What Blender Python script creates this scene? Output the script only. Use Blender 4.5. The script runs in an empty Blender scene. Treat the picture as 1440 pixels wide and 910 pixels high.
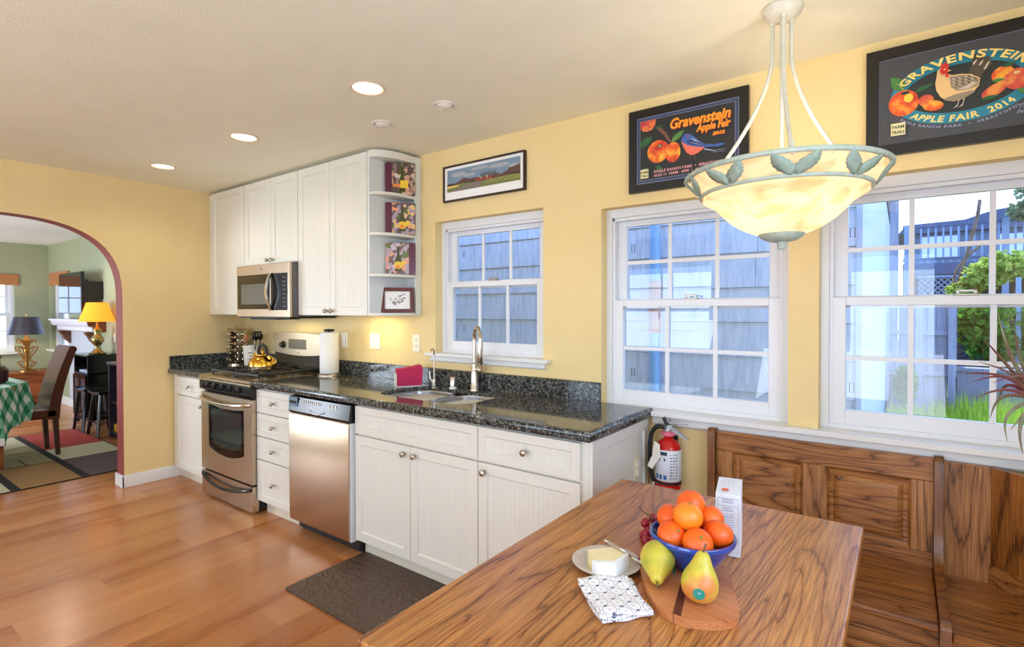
WORLD, SUN, CANW, CANFILL, PEND, UNDER, FILL_BACK, FILL_LIVING, DAYR, EXPO = 4.2, 10.0, 8, 11, 2.0, 1.4, 54, 260, 50, -0.05
import bpy, math, random
from mathutils import Vector, Matrix
from mathutils.geometry import tessellate_polygon
random.seed(7)
C = bpy.context.scene.collection
PI = math.pi
def lin(c):
    return tuple(((x/255)/12.92 if x/255 <= .04045 else ((x/255+.055)/1.055)**2.4) for x in c)
def rgba(c): return lin(c)+(1,)

# ------------------------------------------------------------------ materials
def nn(nt, t, ins=None, **pr):
    n = nt.nodes.new(t)
    for k, v in pr.items(): setattr(n, k, v)
    for k, v in (ins or {}).items():
        s = n.inputs[k]
        if isinstance(v, bpy.types.NodeSocket): nt.links.new(v, s)
        else: s.default_value = v
    return n
def mk(name, col=(200,200,200), rough=.5, metal=0., spec=.5, **kw):
    m = bpy.data.materials.new(name); m.use_nodes = True
    nt = m.node_tree; b = nt.nodes['Principled BSDF']
    b.inputs['Base Color'].default_value = rgba(col); b.inputs['Roughness'].default_value = rough
    b.inputs['Metallic'].default_value = metal; b.inputs['Specular IOR Level'].default_value = spec
    for k, v in kw.items(): b.inputs[k.replace('_', ' ')].default_value = v
    return m
def bsdf(m): return m.node_tree.nodes['Principled BSDF']
def coords(nt, scale=(1,1,1), rot=(0,0,0), loc=(0,0,0), kind='Object'):
    tc = nn(nt, 'ShaderNodeTexCoord')
    return nn(nt, 'ShaderNodeMapping', {'Vector': tc.outputs[kind], 'Scale': scale, 'Rotation': rot, 'Location': loc}).outputs[0]
def math_(nt, op, a, b=0., c=0.):
    return nn(nt, 'ShaderNodeMath', {0: a, 1: b, 2: c}, operation=op).outputs[0]
def ramp(nt, fac, stops, interp='LINEAR'):
    r = nn(nt, 'ShaderNodeValToRGB', {'Fac': fac}); r.color_ramp.interpolation = interp
    e = r.color_ramp.elements
    while len(e) < len(stops): e.new(.5)
    for x, (p, c) in zip(e, stops): x.position = p; x.color = rgba(c)
    return r.outputs[0]
def noise(nt, vec, scale, detail=3, rough=.5, dist=0):
    return nn(nt, 'ShaderNodeTexNoise', {'Vector': vec, 'Scale': scale, 'Detail': detail, 'Roughness': rough, 'Distortion': dist}).outputs[0]
def mixc(nt, fac, a, b, mode='MIX'):
    n = nt.nodes.new('ShaderNodeMix'); n.data_type = 'RGBA'; n.blend_type = mode
    for s, v in ((0, fac), (6, a), (7, b)):
        if isinstance(v, bpy.types.NodeSocket): nt.links.new(v, n.inputs[s])
        else: n.inputs[s].default_value = v
    return n.outputs[2]
def bump(m, h, strength=.3, dist=.01):
    nt = m.node_tree
    b = nn(nt, 'ShaderNodeBump', {'Height': h, 'Strength': strength, 'Distance': dist})
    nt.links.new(b.outputs[0], bsdf(m).inputs['Normal'])
def setc(m, sock, name='Base Color'): m.node_tree.links.new(sock, bsdf(m).inputs[name])
def noisy(name, c1, c2, scale=8, rough=.6, bs=0, bscale=60, detail=4, metal=0, stretch=(1,1,1), bd=.01, **kw):
    m = mk(name, c1, rough, metal, **kw); nt = m.node_tree
    v = coords(nt, stretch)
    setc(m, ramp(nt, noise(nt, v, scale, detail), [(.3, c1), (.7, c2)]))
    if bs: bump(m, noise(nt, v, bscale, 3), bs, bd)
    return m
def mixd(a, b, t): return tuple(x+(y-x)*t for x, y in zip(a, b))
def wood(name, dark, mid, light, grain='X', plank=None, across='Y', rings=9, s=3., rough=.35, stretch=.12, pores=.5, length=None, tint=.25, seam=False, coat=0):
    """Oak-like figure: contour lines of a stretched noise, fine pores, boards of their own tone."""
    m = mk(name, mid, rough); nt = m.node_tree
    tc = nn(nt, 'ShaderNodeTexCoord').outputs['Object']
    sep = nn(nt, 'ShaderNodeSeparateXYZ', {0: tc}); ax = {'X': 0, 'Y': 1, 'Z': 2}
    sc = [1, 1, 1]; sc[ax[grain]] = stretch
    vec = tc; pid = None
    if plank:
        row = math_(nt, 'FLOOR', math_(nt, 'DIVIDE', sep.outputs[ax[across]], plank))
        if length:
            rr = nn(nt, 'ShaderNodeTexWhiteNoise', {'W': row}, noise_dimensions='1D').outputs[0]
            al = math_(nt, 'ADD', math_(nt, 'DIVIDE', sep.outputs[ax[grain]], length), math_(nt, 'MULTIPLY', rr, 5.))
            fl = math_(nt, 'FLOOR', al)
            pid = math_(nt, 'ADD', math_(nt, 'MULTIPLY', row, 17.3), fl)
        else: pid = row
        wn = nn(nt, 'ShaderNodeTexWhiteNoise', {'W': pid}, noise_dimensions='1D')
        off = nn(nt, 'ShaderNodeVectorMath', {0: wn.outputs['Color'], 1: (7, 7, 7)}, operation='MULTIPLY').outputs[0]
        vec = nn(nt, 'ShaderNodeVectorMath', {0: tc, 1: off}, operation='ADD').outputs[0]
    mp = nn(nt, 'ShaderNodeMapping', {'Vector': vec, 'Scale': sc}).outputs[0]
    n1 = noise(nt, mp, s, 1.6, .4, .35)
    sc3 = [150, 150, 150]; sc3[ax[grain]] = 9
    hair = noise(nt, nn(nt, 'ShaderNodeMapping', {'Vector': tc, 'Scale': sc3}).outputs[0], 1., 3, .6)
    rg = math_(nt, 'PINGPONG', math_(nt, 'ADD', math_(nt, 'MULTIPLY', n1, rings*2), math_(nt, 'MULTIPLY', hair, .9)), 1.)
    col = ramp(nt, rg, [(.0, dark), (.05, mixd(dark, mid, .5)), (.16, mid), (.75, light)])
    sc2 = [260, 260, 260]; sc2[ax[grain]] = 7
    mp2 = nn(nt, 'ShaderNodeMapping', {'Vector': tc, 'Scale': sc2}).outputs[0]
    n2 = noise(nt, mp2, 1., 3, .6)
    n3 = noise(nt, mp, s*.9, 2)
    pc = ramp(nt, n2, [(.35, (150,138,128)), (.6, (255,255,255))])
    col = mixc(nt, pores, col, mixc(nt, 1., col, pc, 'MULTIPLY'))
    col = mixc(nt, .35, col, mixc(nt, 1., col, ramp(nt, n3, [(.3, (170,160,150)), (.7, (255,255,255))]), 'MULTIPLY'))
    if pid is not None:
        tn = ramp(nt, wn.outputs[0], [(0, (205,190,175)), (1, (255,255,255))])
        col = mixc(nt, tint*2, col, mixc(nt, 1., col, tn, 'MULTIPLY'))
        if seam:
            fr = math_(nt, 'PINGPONG', sep.outputs[ax[across]], plank/2)
            fr = math_(nt, 'FRACT', math_(nt, 'DIVIDE', sep.outputs[ax[across]], plank))
            e1 = math_(nt, 'LESS_THAN', fr, .014)
            if length:
                e2 = math_(nt, 'LESS_THAN', math_(nt, 'FRACT', al), .0022)
                e1 = math_(nt, 'MAXIMUM', e1, e2)
            col = mixc(nt, math_(nt, 'MULTIPLY', e1, .55), col, rgba(dark))
    setc(m, col)
    bump(m, rg, .05, .002)
    if coat: bsdf(m).inputs['Coat Weight'].default_value = coat; bsdf(m).inputs['Coat Roughness'].default_value = .12
    return m

M = {}
M['wall'] = noisy('yellow_paint', (236,212,154), (232,207,148), 3, .75, .25, 130, bd=.004)
M['ceiling'] = noisy('ceiling_texture', (243,240,220), (239,236,214), 5, .9, .5, 170, bd=.004)
M['ceiling2'] = mk('white_ceiling', (240,242,244), .9)
M['green'] = noisy('sage_paint', (160,164,134), (158,162,132), 3, .8, .15, 130, bd=.003)
M['burgundy'] = noisy('burgundy_paint', (140,58,50), (132,52,46), 4, .6, .2, 120, bd=.003)
M['trim'] = mk('white_trim', (228,228,224), .4)
M['vinyl'] = mk('white_vinyl', (226,228,231), .35)
M['cab'] = mk('white_cabinet', (223,221,210), .38)
M['cab_in'] = mk('cabinet_interior', (220,224,222), .5)
M['toe'] = mk('toe_kick', (222,215,195), .55)
M['knob'] = mk('brushed_nickel', (175,165,150), .28, 1.)
M['chrome'] = mk('chrome', (225,225,225), .08, 1.)
M['steel'] = mk('stainless', (196,176,152), .27, 1.)
nt = M['steel'].node_tree; bump(M['steel'], noise(nt, coords(nt, (1,1,200)), 6, 2), .02, .002)
M['steel_sink'] = mk('sink_steel', (178,180,186), .27, 1.)
M['faucet'] = mk('faucet_nickel', (205,198,185), .2, 1.)
M['black'] = mk('black_enamel', (14,14,16), .18)
M['blackm'] = mk('black_matte', (20,20,21), .55)
M['iron'] = mk('cast_iron', (22,22,23), .45)
M['glassblk'] = mk('black_glass', (10,10,11), .05)
M['screen'] = mk('microwave_mesh', (88,80,60), .35)
M['grayside'] = mk('grey_case', (92,90,88), .4)
M['paper'] = mk('paper_white', (245,243,238), .8)
M['white'] = mk('white_plastic', (238,236,228), .35)
M['almond'] = mk('almond_plate', (236,228,200), .35)
M['slot'] = mk('dark_slot', (60,55,48), .5)
M['ceramic'] = mk('white_ceramic', (238,234,224), .25)
# granite
m = M['granite'] = mk('granite', (40,42,42), .07); nt = m.node_tree; v = coords(nt)
w = nn(nt, 'ShaderNodeVectorMath', {0: v, 1: nn(nt, 'ShaderNodeVectorMath', {0: nn(nt, 'ShaderNodeTexNoise', {'Vector': v, 'Scale': 60.}).outputs[1], 1: (.03,.03,.03)}, operation='MULTIPLY').outputs[0]}, operation='ADD').outputs[0]
vo = nn(nt, 'ShaderNodeTexVoronoi', {'Vector': w, 'Scale': 150.}).outputs['Color']
sv = nn(nt, 'ShaderNodeSeparateColor', {0: vo}).outputs[0]
gc = ramp(nt, sv, [(0., (30,32,34)), (.34, (62,67,70)), (.6, (108,114,116)), (.8, (142,142,132)), (1., (182,178,164))], 'CONSTANT')
gc2 = ramp(nt, noise(nt, v, 45, 4), [(.35, (170,168,164)), (.65, (255,254,250))])
setc(m, mixc(nt, 1., gc, gc2, 'MULTIPLY'))
M['floor'] = wood('laminate_floor', (176,106,58), (206,136,82), (216,150,96), 'Y', .195, 'X', 3.0, 2.6, .22, .13, .25, 1.25, .3, True)
M['oak'] = wood('oak_table', (130,76,34), (204,134,70), (220,154,86), 'Y', .13, 'X', 17, 6, .3, .13, .7, None, .2)
M['oakx'] = wood('oak_bench_horizontal', (84,48,18), (164,106,52), (190,130,72), 'X', .11, 'Z', 12, 8., .33, .12, .7, None, .15)
M['oakz'] = wood('oak_bench_upright', (84,48,18), (172,116,60), (198,140,82), 'Z', .1, 'X', 12, 7., .33, .12, .7, None, .15)
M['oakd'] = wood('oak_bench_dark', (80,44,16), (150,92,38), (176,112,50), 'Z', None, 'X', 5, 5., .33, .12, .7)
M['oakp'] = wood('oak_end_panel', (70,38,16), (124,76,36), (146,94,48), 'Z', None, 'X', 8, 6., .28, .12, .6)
M['oaks'] = wood('oak_bench_seat', (84,48,18), (160,102,48), (184,124,64), 'X', .14, 'Y', 12, 7., .3, .14, .7, None, .2)
M['board'] = wood('cutting_board_wood', (170,92,48), (205,128,76), (216,142,90), 'X', None, 'Y', 4, 5, .4, .15, .4)
M['walnut'] = mk('walnut_strip', (96,48,28), .4)
M['redwood'] = wood('red_brown_wood', (90,40,16), (160,84,40), (180,100,52), 'Y', None, 'X', 4, 5, .35)
# glass
def thin_glass(name, tint=(1,1,1), rough=0.0, ior=1.45):
    m = bpy.data.materials.new(name); m.use_nodes = True; nt = m.node_tree; nt.nodes.clear()
    o = nn(nt, 'ShaderNodeOutputMaterial'); t = nn(nt, 'ShaderNodeBsdfTransparent', {0: tint+(1,)})
    g = nn(nt, 'ShaderNodeBsdfGlossy', {0: (1,1,1,1), 'Roughness': rough}); lw = nn(nt, 'ShaderNodeLayerWeight', {0: .5}).outputs['Facing']; f_ = math_(nt, 'ADD', math_(nt, 'MULTIPLY', math_(nt, 'POWER', lw, 5.), .9), .04)
    mx = nn(nt, 'ShaderNodeMixShader', {0: f_, 1: t.outputs[0], 2: g.outputs[0]})
    nt.links.new(mx.outputs[0], o.inputs[0]); return m
M['glass'] = thin_glass('window_glass', (.95,.97,1.))
def emit(name, col, strength):
    m = bpy.data.materials.new(name); m.use_nodes = True; nt = m.node_tree; nt.nodes.clear()
    o = nn(nt, 'ShaderNodeOutputMaterial'); e = nn(nt, 'ShaderNodeEmission', {0: rgba(col), 1: strength})
    nt.links.new(e.outputs[0], o.inputs[0]); return m
M['lamp'] = emit('lit_bulb_face', (255,240,200), 6.)

# ------------------------------------------------------------------ mesh builder
class MB:
    def __init__(s): s.v = []; s.f = []; s.mi = []; s.cur = 0; s.xf = Matrix.Identity(4)
    def m(s, i): s.cur = i; return s
    def add(s, vs, fs):
        b = len(s.v); s.v += [s.xf @ Vector(p) for p in vs]
        for f in fs: s.f.append([b+i for i in f]); s.mi.append(s.cur)
        return s
    def box(s, x0, x1, y0, y1, z0, z1):
        if x0 > x1: x0, x1 = x1, x0
        if y0 > y1: y0, y1 = y1, y0
        if z0 > z1: z0, z1 = z1, z0
        return s.add([(x0,y0,z0),(x1,y0,z0),(x1,y1,z0),(x0,y1,z0),(x0,y0,z1),(x1,y0,z1),(x1,y1,z1),(x0,y1,z1)],
              [(0,3,2,1),(4,5,6,7),(0,1,5,4),(1,2,6,5),(2,3,7,6),(3,0,4,7)])
    def cbox(s, c, d): return s.box(c[0]-d[0]/2, c[0]+d[0]/2, c[1]-d[1]/2, c[1]+d[1]/2, c[2]-d[2]/2, c[2]+d[2]/2)
    def prism(s, pts, a0, a1, axis='Z', holes=()):
        """polygon pts (2D) extruded along axis; X:(y,z) Y:(x,z) Z:(x,y)"""
        P = {'X': lambda p, a: (a, p[0], p[1]), 'Y': lambda p, a: (p[0], a, p[1]), 'Z': lambda p, a: (p[0], p[1], a)}[axis]
        loops = [list(pts)]+[list(h) for h in holes]
        if holes:
            tri = tessellate_polygon([[Vector((p[0], p[1], 0)) for p in l] for l in loops])
            flat = [p for l in loops for p in l]; n = len(flat)
            s.add([P(p, a0) for p in flat]+[P(p, a1) for p in flat],
                  [tuple(t) for t in tri]+[tuple(n+i for i in reversed(t)) for t in tri])
        else:
            n = len(pts); s.add([P(p, a0) for p in pts]+[P(p, a1) for p in pts], [tuple(range(n)), tuple(range(2*n-1, n-1, -1))])
        for l in loops:
            n = len(l); s.add([P(p, a0) for p in l]+[P(p, a1) for p in l], [(i, (i+1) % n, n+(i+1) % n, n+i) for i in range(n)])
        return s
    def lathe(s, prof, c=(0,0,0), n=32, ry=1., ax='Z'):
        """prof: [(r, h)...] revolved round an axis through c"""
        vs = []; fs = []
        for r, h in prof:
            for k in range(n):
                a = 2*PI*k/n; x, y = r*math.cos(a), r*math.sin(a)*ry
                vs.append({'Z': (c[0]+x, c[1]+y, c[2]+h), 'Y': (c[0]+x, c[1]+h, c[2]+y), 'X': (c[0]+h, c[1]+x, c[2]+y)}[ax])
        for j in range(len(prof)-1):
            for k in range(n):
                fs.append((j*n+k, j*n+(k+1) % n, (j+1)*n+(k+1) % n, (j+1)*n+k))
        if prof[0][0] > 1e-6: fs.append(tuple(range(n))[::-1])
        if prof[-1][0] > 1e-6: fs.append(tuple((len(prof)-1)*n+k for k in range(n)))
        return s.add(vs, fs)
    def ring(s, prof, c=(0,0,0), n=48, closed=True):
        """closed profile revolved (no caps)"""
        vs = []; fs = []; L = len(prof)
        for r, h in prof:
            for k in range(n):
                a = 2*PI*k/n; vs.append((c[0]+r*math.cos(a), c[1]+r*math.sin(a), c[2]+h))
        for j in range(L if closed else L-1):
            j2 = (j+1) % L
            for k in range(n): fs.append((j*n+k, j*n+(k+1) % n, j2*n+(k+1) % n, j2*n+k))
        return s.add(vs, fs)
    def tube(s, pts, r, n=10, caps=True, closed=False):
        pts = [Vector(p) for p in pts]; N = len(pts)
        rs = r if isinstance(r, (list, tuple)) else [r]*N
        up = Vector((0,0,1)); vs = []; fs = []; prev = None
        for i, p in enumerate(pts):
            if closed: t = pts[(i+1) % N]-pts[i-1]
            else: t = (pts[min(i+1, N-1)]-pts[max(i-1, 0)])
            t.normalize()
            if prev is None:
                a = up if abs(t.z) < .9 else Vector((1,0,0)); u = t.cross(a).normalized()
            else:
                u = prev-t*prev.dot(t)
                u = u.normalized() if u.length > 1e-6 else t.orthogonal().normalized()
            prev = u; w = t.cross(u)
            for k in range(n):
                a = 2*PI*k/n; vs.append(p+(u*math.cos(a)+w*math.sin(a))*rs[i])
        for i in range(N if closed else N-1):
            j = (i+1) % N
            for k in range(n): fs.append((i*n+k, i*n+(k+1) % n, j*n+(k+1) % n, j*n+k))
        if caps and not closed: fs += [tuple(range(n))[::-1], tuple((N-1)*n+k for k in range(n))]
        return s.add(vs, fs)
    def sphere(s, c, r, n=20, sz=1.): 
        m = n//2
        return s.lathe([(max(r*math.sin(PI*i/m), 0), -r*sz*math.cos(PI*i/m)) for i in range(m+1)], c, n)
    def grid(s, fn, nu, nv, closed_u=False):
        vs = [fn(i/(nu-(0 if closed_u else 1)), j/(nv-1)) for j in range(nv) for i in range(nu)]
        fs = []
        for j in range(nv-1):
            for i in range(nu if closed_u else nu-1):
                i2 = (i+1) % nu; fs.append((j*nu+i, j*nu+i2, (j+1)*nu+i2, (j+1)*nu+i))
        return s.add(vs, fs)
    def build(s, name, mats, parent=None, bevel=0, ang=35, seg=2, local=False, mods=None, smooth=True, solid=0):
        me = bpy.data.meshes.new(name)
        M0 = Matrix.Identity(4)
        if parent is not None and not local: M0 = WM[parent.name].inverted()
        me.from_pydata([tuple(M0 @ v) for v in s.v], [], s.f)
        if not isinstance(mats, (list, tuple)): mats = [mats]
        for x in mats: me.materials.append(M[x] if isinstance(x, str) else x)
        for p, i in zip(me.polygons, s.mi): p.material_index = i
        me.validate()
        import bmesh
        b = bmesh.new(); b.from_mesh(me); bmesh.ops.recalc_face_normals(b, faces=b.faces); b.to_mesh(me); b.free()
        if smooth:
            for p in me.polygons: p.use_smooth = True
            me.set_sharp_from_angle(angle=math.radians(ang))
        o = bpy.data.objects.new(name, me); C.objects.link(o)
        if parent is not None: o.parent = parent; WM[o.name] = WM[parent.name]
        else: WM[o.name] = Matrix.Identity(4)
        if solid:
            q = o.modifiers.new('thick', 'SOLIDIFY'); q.thickness = solid; q.offset = 0
        if bevel:
            q = o.modifiers.new('bevel', 'BEVEL'); q.width = bevel; q.segments = seg; q.limit_method = 'ANGLE'; q.angle_limit = math.radians(40)
            q.harden_normals = True
        return o
WM = {}
def thing(name, label, cat, loc=(0,0,0), rotz=0, group=None):
    o = bpy.data.objects.new(name, None); C.objects.link(o); o.location = loc; o.rotation_euler = (0,0,rotz)
    o.empty_display_size = .05
    WM[o.name] = Matrix.Translation(loc) @ Matrix.Rotation(rotz, 4, 'Z')
    o['label'] = label; o['category'] = cat
    if group: o['group'] = group
    return o
def tag(o, label, cat, group=None, kind=None):
    o['label'] = label; o['category'] = cat
    if group: o['group'] = group
    if kind: o['kind'] = kind
    return o
def struct(o, label=None):
    o['kind'] = 'structure'
    if label: o['label'] = label
    return o
def sgroup(name, loc=(0,0,0)):
    o = bpy.data.objects.new(name, None); C.objects.link(o); o.location = loc; WM[o.name] = Matrix.Translation(loc); o['kind'] = 'structure'; return o
def relocate(o, loc):
    """give a one-mesh thing an origin at loc"""
    T = Matrix.Translation(-Vector(loc)); o.data.transform(T); o.location = loc; WM[o.name] = Matrix.Translation(loc); return o
def dup(root, loc, rotz=None, label=None, group=None, scale=None):
    def cp(o, par):
        c = o.copy(); C.objects.link(c); c.parent = par
        for ch in [x for x in C.objects if x.parent == o and x is not c]: cp(ch, c)
        return c
    r = cp(root, None); r.location = loc
    if rotz is not None: r.rotation_euler = (0,0,rotz) if not isinstance(rotz, tuple) else rotz
    if label: r['label'] = label
    if group: r['group'] = group
    if scale: r.scale = (scale,)*3 if not isinstance(scale, tuple) else scale
    return r
def text_mesh(txt, size=1., shear=0., bold=0., align='LEFT', space=1.):
    cu = bpy.data.curves.new('t', 'FONT'); cu.body = txt; cu.size = size; cu.shear = shear; cu.offset = bold; cu.align_x = align; cu.space_character = space; cu.resolution_u = 3
    ob = bpy.data.objects.new('t', cu); C.objects.link(ob)
    dg = bpy.context.evaluated_depsgraph_get(); me = bpy.data.meshes.new_from_object(ob.evaluated_get(dg))
    vs = [v.co.copy() for v in me.vertices]; fs = [tuple(p.vertices) for p in me.polygons]
    bpy.data.objects.remove(ob); bpy.data.curves.remove(cu); bpy.data.meshes.remove(me)
    return vs, fs
def arc(cx, cy, r, a0, a1, n=8): return [(cx+r*math.cos(a0+(a1-a0)*i/n), cy+r*math.sin(a0+(a1-a0)*i/n)) for i in range(n+1)]
def rrect(x0, x1, y0, y1, r, n=5):
    return arc(x1-r, y0+r, r, -PI/2, 0, n)+arc(x1-r, y1-r, r, 0, PI/2, n)+arc(x0+r, y1-r, r, PI/2, PI, n)+arc(x0+r, y0+r, r, PI, 1.5*PI, n)
def smooth_path(pts, k=6):
    P = [Vector(p) for p in pts]; out = []
    for i in range(len(P)-1):
        p0 = P[max(i-1, 0)]; p1 = P[i]; p2 = P[i+1]; p3 = P[min(i+2, len(P)-1)]
        for j in range(k):
            t = j/k; out.append(.5*((2*p1)+(p2-p0)*t+(2*p0-5*p1+4*p2-p3)*t*t+(3*p1-p0-3*p2+p3)*t**3))
    out.append(P[-1]); return out

# ------------------------------------------------------------------ camera (solved from the photo's vanishing lines)
cam = bpy.data.cameras.new('camera'); co = bpy.data.objects.new('camera', cam); C.objects.link(co)
yaw, pit, rol, F, PX, PY = .6356, -.0116, -.0013, 745.96, 719.5, 445.2
fw = Vector((-math.sin(yaw)*math.cos(pit), math.cos(yaw)*math.cos(pit), math.sin(pit)))
r0 = Vector((math.cos(yaw), math.sin(yaw), 0)); u0 = r0.cross(fw)
r1 = r0*math.cos(rol)+u0*math.sin(rol); u1 = -r0*math.sin(rol)+u0*math.cos(rol)
mw = Matrix((( r1.x, u1.x, -fw.x), (r1.y, u1.y, -fw.y), (r1.z, u1.z, -fw.z))).to_4x4(); mw.translation = (4.941, -2.5111, 1.3963)
co.matrix_world = mw
cam.sensor_width = 36; cam.lens = F/1440*36; cam.shift_x = (720-PX)/1440; cam.shift_y = (PY-455)/1440; cam.clip_start = .02
bpy.context.scene.camera = co

# ------------------------------------------------------------------ room shell
H = 2.433; WT = .15
def wall_y(name, x0, x1, z0, z1, y, out, holes, mat, mat2=None):
    """wall whose room face is at y; thickness goes to out; rectangular holes (xa,xb,za,zb)"""
    m = MB(); m.prism([(x0,z0),(x1,z0),(x1,z1),(x0,z1)], y, out, 'Y', [[(a,c),(a,d),(b,d),(b,c)] for a,b,c,d in holes])
    return struct(m.build(name, mat, smooth=False))
def wall_x(name, y0, y1, z0, z1, x, out, holes, mat):
    m = MB(); m.prism([(y0,z0),(y1,z0),(y1,z1),(y0,z1)], x, out, 'X', [[(a,c),(a,d),(b,d),(b,c)] for a,b,c,d in holes])
    return struct(m.build(name, mat, smooth=False))
XR, YB = 5.75, -4.7
W1 = (2.465,3.31,1.118,1.975); W2 = (3.671,4.549,.905,1.925); W3 = (4.661,5.60,.905,1.925)
wall_y('wall_window_side', -.001, XR+.15, 0, H, 0, WT, [W1, W2, W3], 'wall')
RW = (-3.0,-1.15,.95,2.1)
wall_x('wall_right', YB, 0, 0, H, XR, XR+.12, [RW], 'wall')
wall_y('wall_back', -.128, XR+.12, 0, H, YB, YB-.12, [(.6,2.9,.75,2.1), (3.5,5.3,.05,2.1)], 'wall')  # rear openings added to let fill light in
# left wall with the arch
ya, hw, zs, rise = -1.755, .785, 1.44, .632
ap = [(ya+hw, 0)]+[(ya+hw*math.copysign(abs(math.cos(t))**(2/2.9), math.cos(t)), zs+rise*math.sin(t)**(2/2.9)) for t in [PI*i/40 for i in range(41)]]+[(ya-hw, 0)]
m = MB(); m.prism([(YB,0)]+ap[::-1]+[(0,0),(0,H),(YB,H)], 0, -.128, 'X'); struct(m.build('wall_left', 'wall', smooth=False))
# the two faces differ in colour: a thin skin of sage paint on the living room side and a burgundy lining in the arch
m = MB(); m.prism([(YB,0)]+ap[::-1]+[(-.1,0),(-.1,H),(YB,H)], -.128, -.131, 'X'); struct(m.build('wall_living_arch_side', 'green', smooth=False))
m = MB(); vs = []; n = len(ap)
for y, z in ap: vs += [(-.0005, y, z), (-.1325, y, z)]
apc = [(ya+(y-ya)*.9965, z-(.0025 if z > zs else 0)) for y, z in ap]
m.add([(-.0, *p) for p in ap]+[(-.1325, *p) for p in ap]+[(-.0, *p) for p in apc]+[(-.1325, *p) for p in apc],
      [f for i in range(n-1) for f in ((2*n+i, 2*n+i+1, 3*n+i+1, 3*n+i), (i, i+1, 2*n+i+1, 2*n+i), (n+i, n+i+1, 3*n+i+1, 3*n+i))])
struct(m.build('trim_1', 'burgundy'), 'burgundy painted lining of the arched opening')
# floors / ceilings
m = MB(); m.box(-6.1, XR+.12, YB-.12, .15, -.06, 0); struct(m.build('floor', 'floor', smooth=False))
CANS = [(2.927,-.909,.083),(1.766,-.9,.083),(.661,-.923,.083)]; EYES = [(3.071,-.546,.062),(2.611,-.557,.062)]
FILL_CANS = [(1.2,-3.2,.083),(3.0,-3.3,.083),(4.9,-3.6,.083)]  # extra cans behind the camera, added for fill
circ = lambda x, y, r, n=28: [(x+r*math.cos(2*PI*k/n), y+r*math.sin(2*PI*k/n)) for k in range(n)]
m = MB(); m.prism([(-.128,YB-.12),(XR+.12,YB-.12),(XR+.12,.15),(-.128,.15)], H, H+.02, 'Z', [circ(x,y,r-.012) for x,y,r in CANS+EYES+FILL_CANS])
struct(m.build('ceiling', 'ceiling', smooth=False))
m = MB(); m.box(-6.1, -.128, YB-.12, .0, H, H+.02); struct(m.build('ceiling_living_room', 'ceiling2', smooth=False))
LW1 = (-1.45,-.5,.77,1.94); LW2 = (-5.78,-4.9,.80,1.97)
wall_x('wall_living_far', YB, 0, 0, H, -5.95, -6.1, [LW1], 'green')
wall_y('wall_living_window_side', -5.95, -.131, 0, H, -.1, .05, [LW2], 'green')
wall_y('wall_living_back', -5.95, -.131, 0, H, YB, YB-.12, [(-4.5,-1.5,.3,2.1)], 'green')
# baseboards
m = MB(); m.prism([(.0,0),(.015,0),(.015,.088),(.010,.098),(.0,.098)], -.985, -.555, 'Y')
m.box(-.128-.015, .015, -.988, -.973, 0, .098)
struct(m.build('baseboard_left', 'trim', bevel=.003), 'white baseboard between the arch and the cabinets')
m = MB(); m.box(-5.95, -.2, -.118, -.1, 0, .12); m.box(-5.932, -5.95, YB, -.118, 0, .12); struct(m.build('baseboard_living_room', 'trim', bevel=.003))
m = MB(); m.box(XR-.015, XR, YB, -.7, 0, .1); m.box(0.3, 3.4, YB, YB+.015, 0, .1); struct(m.build('baseboard_right', 'trim', bevel=.003))

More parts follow.
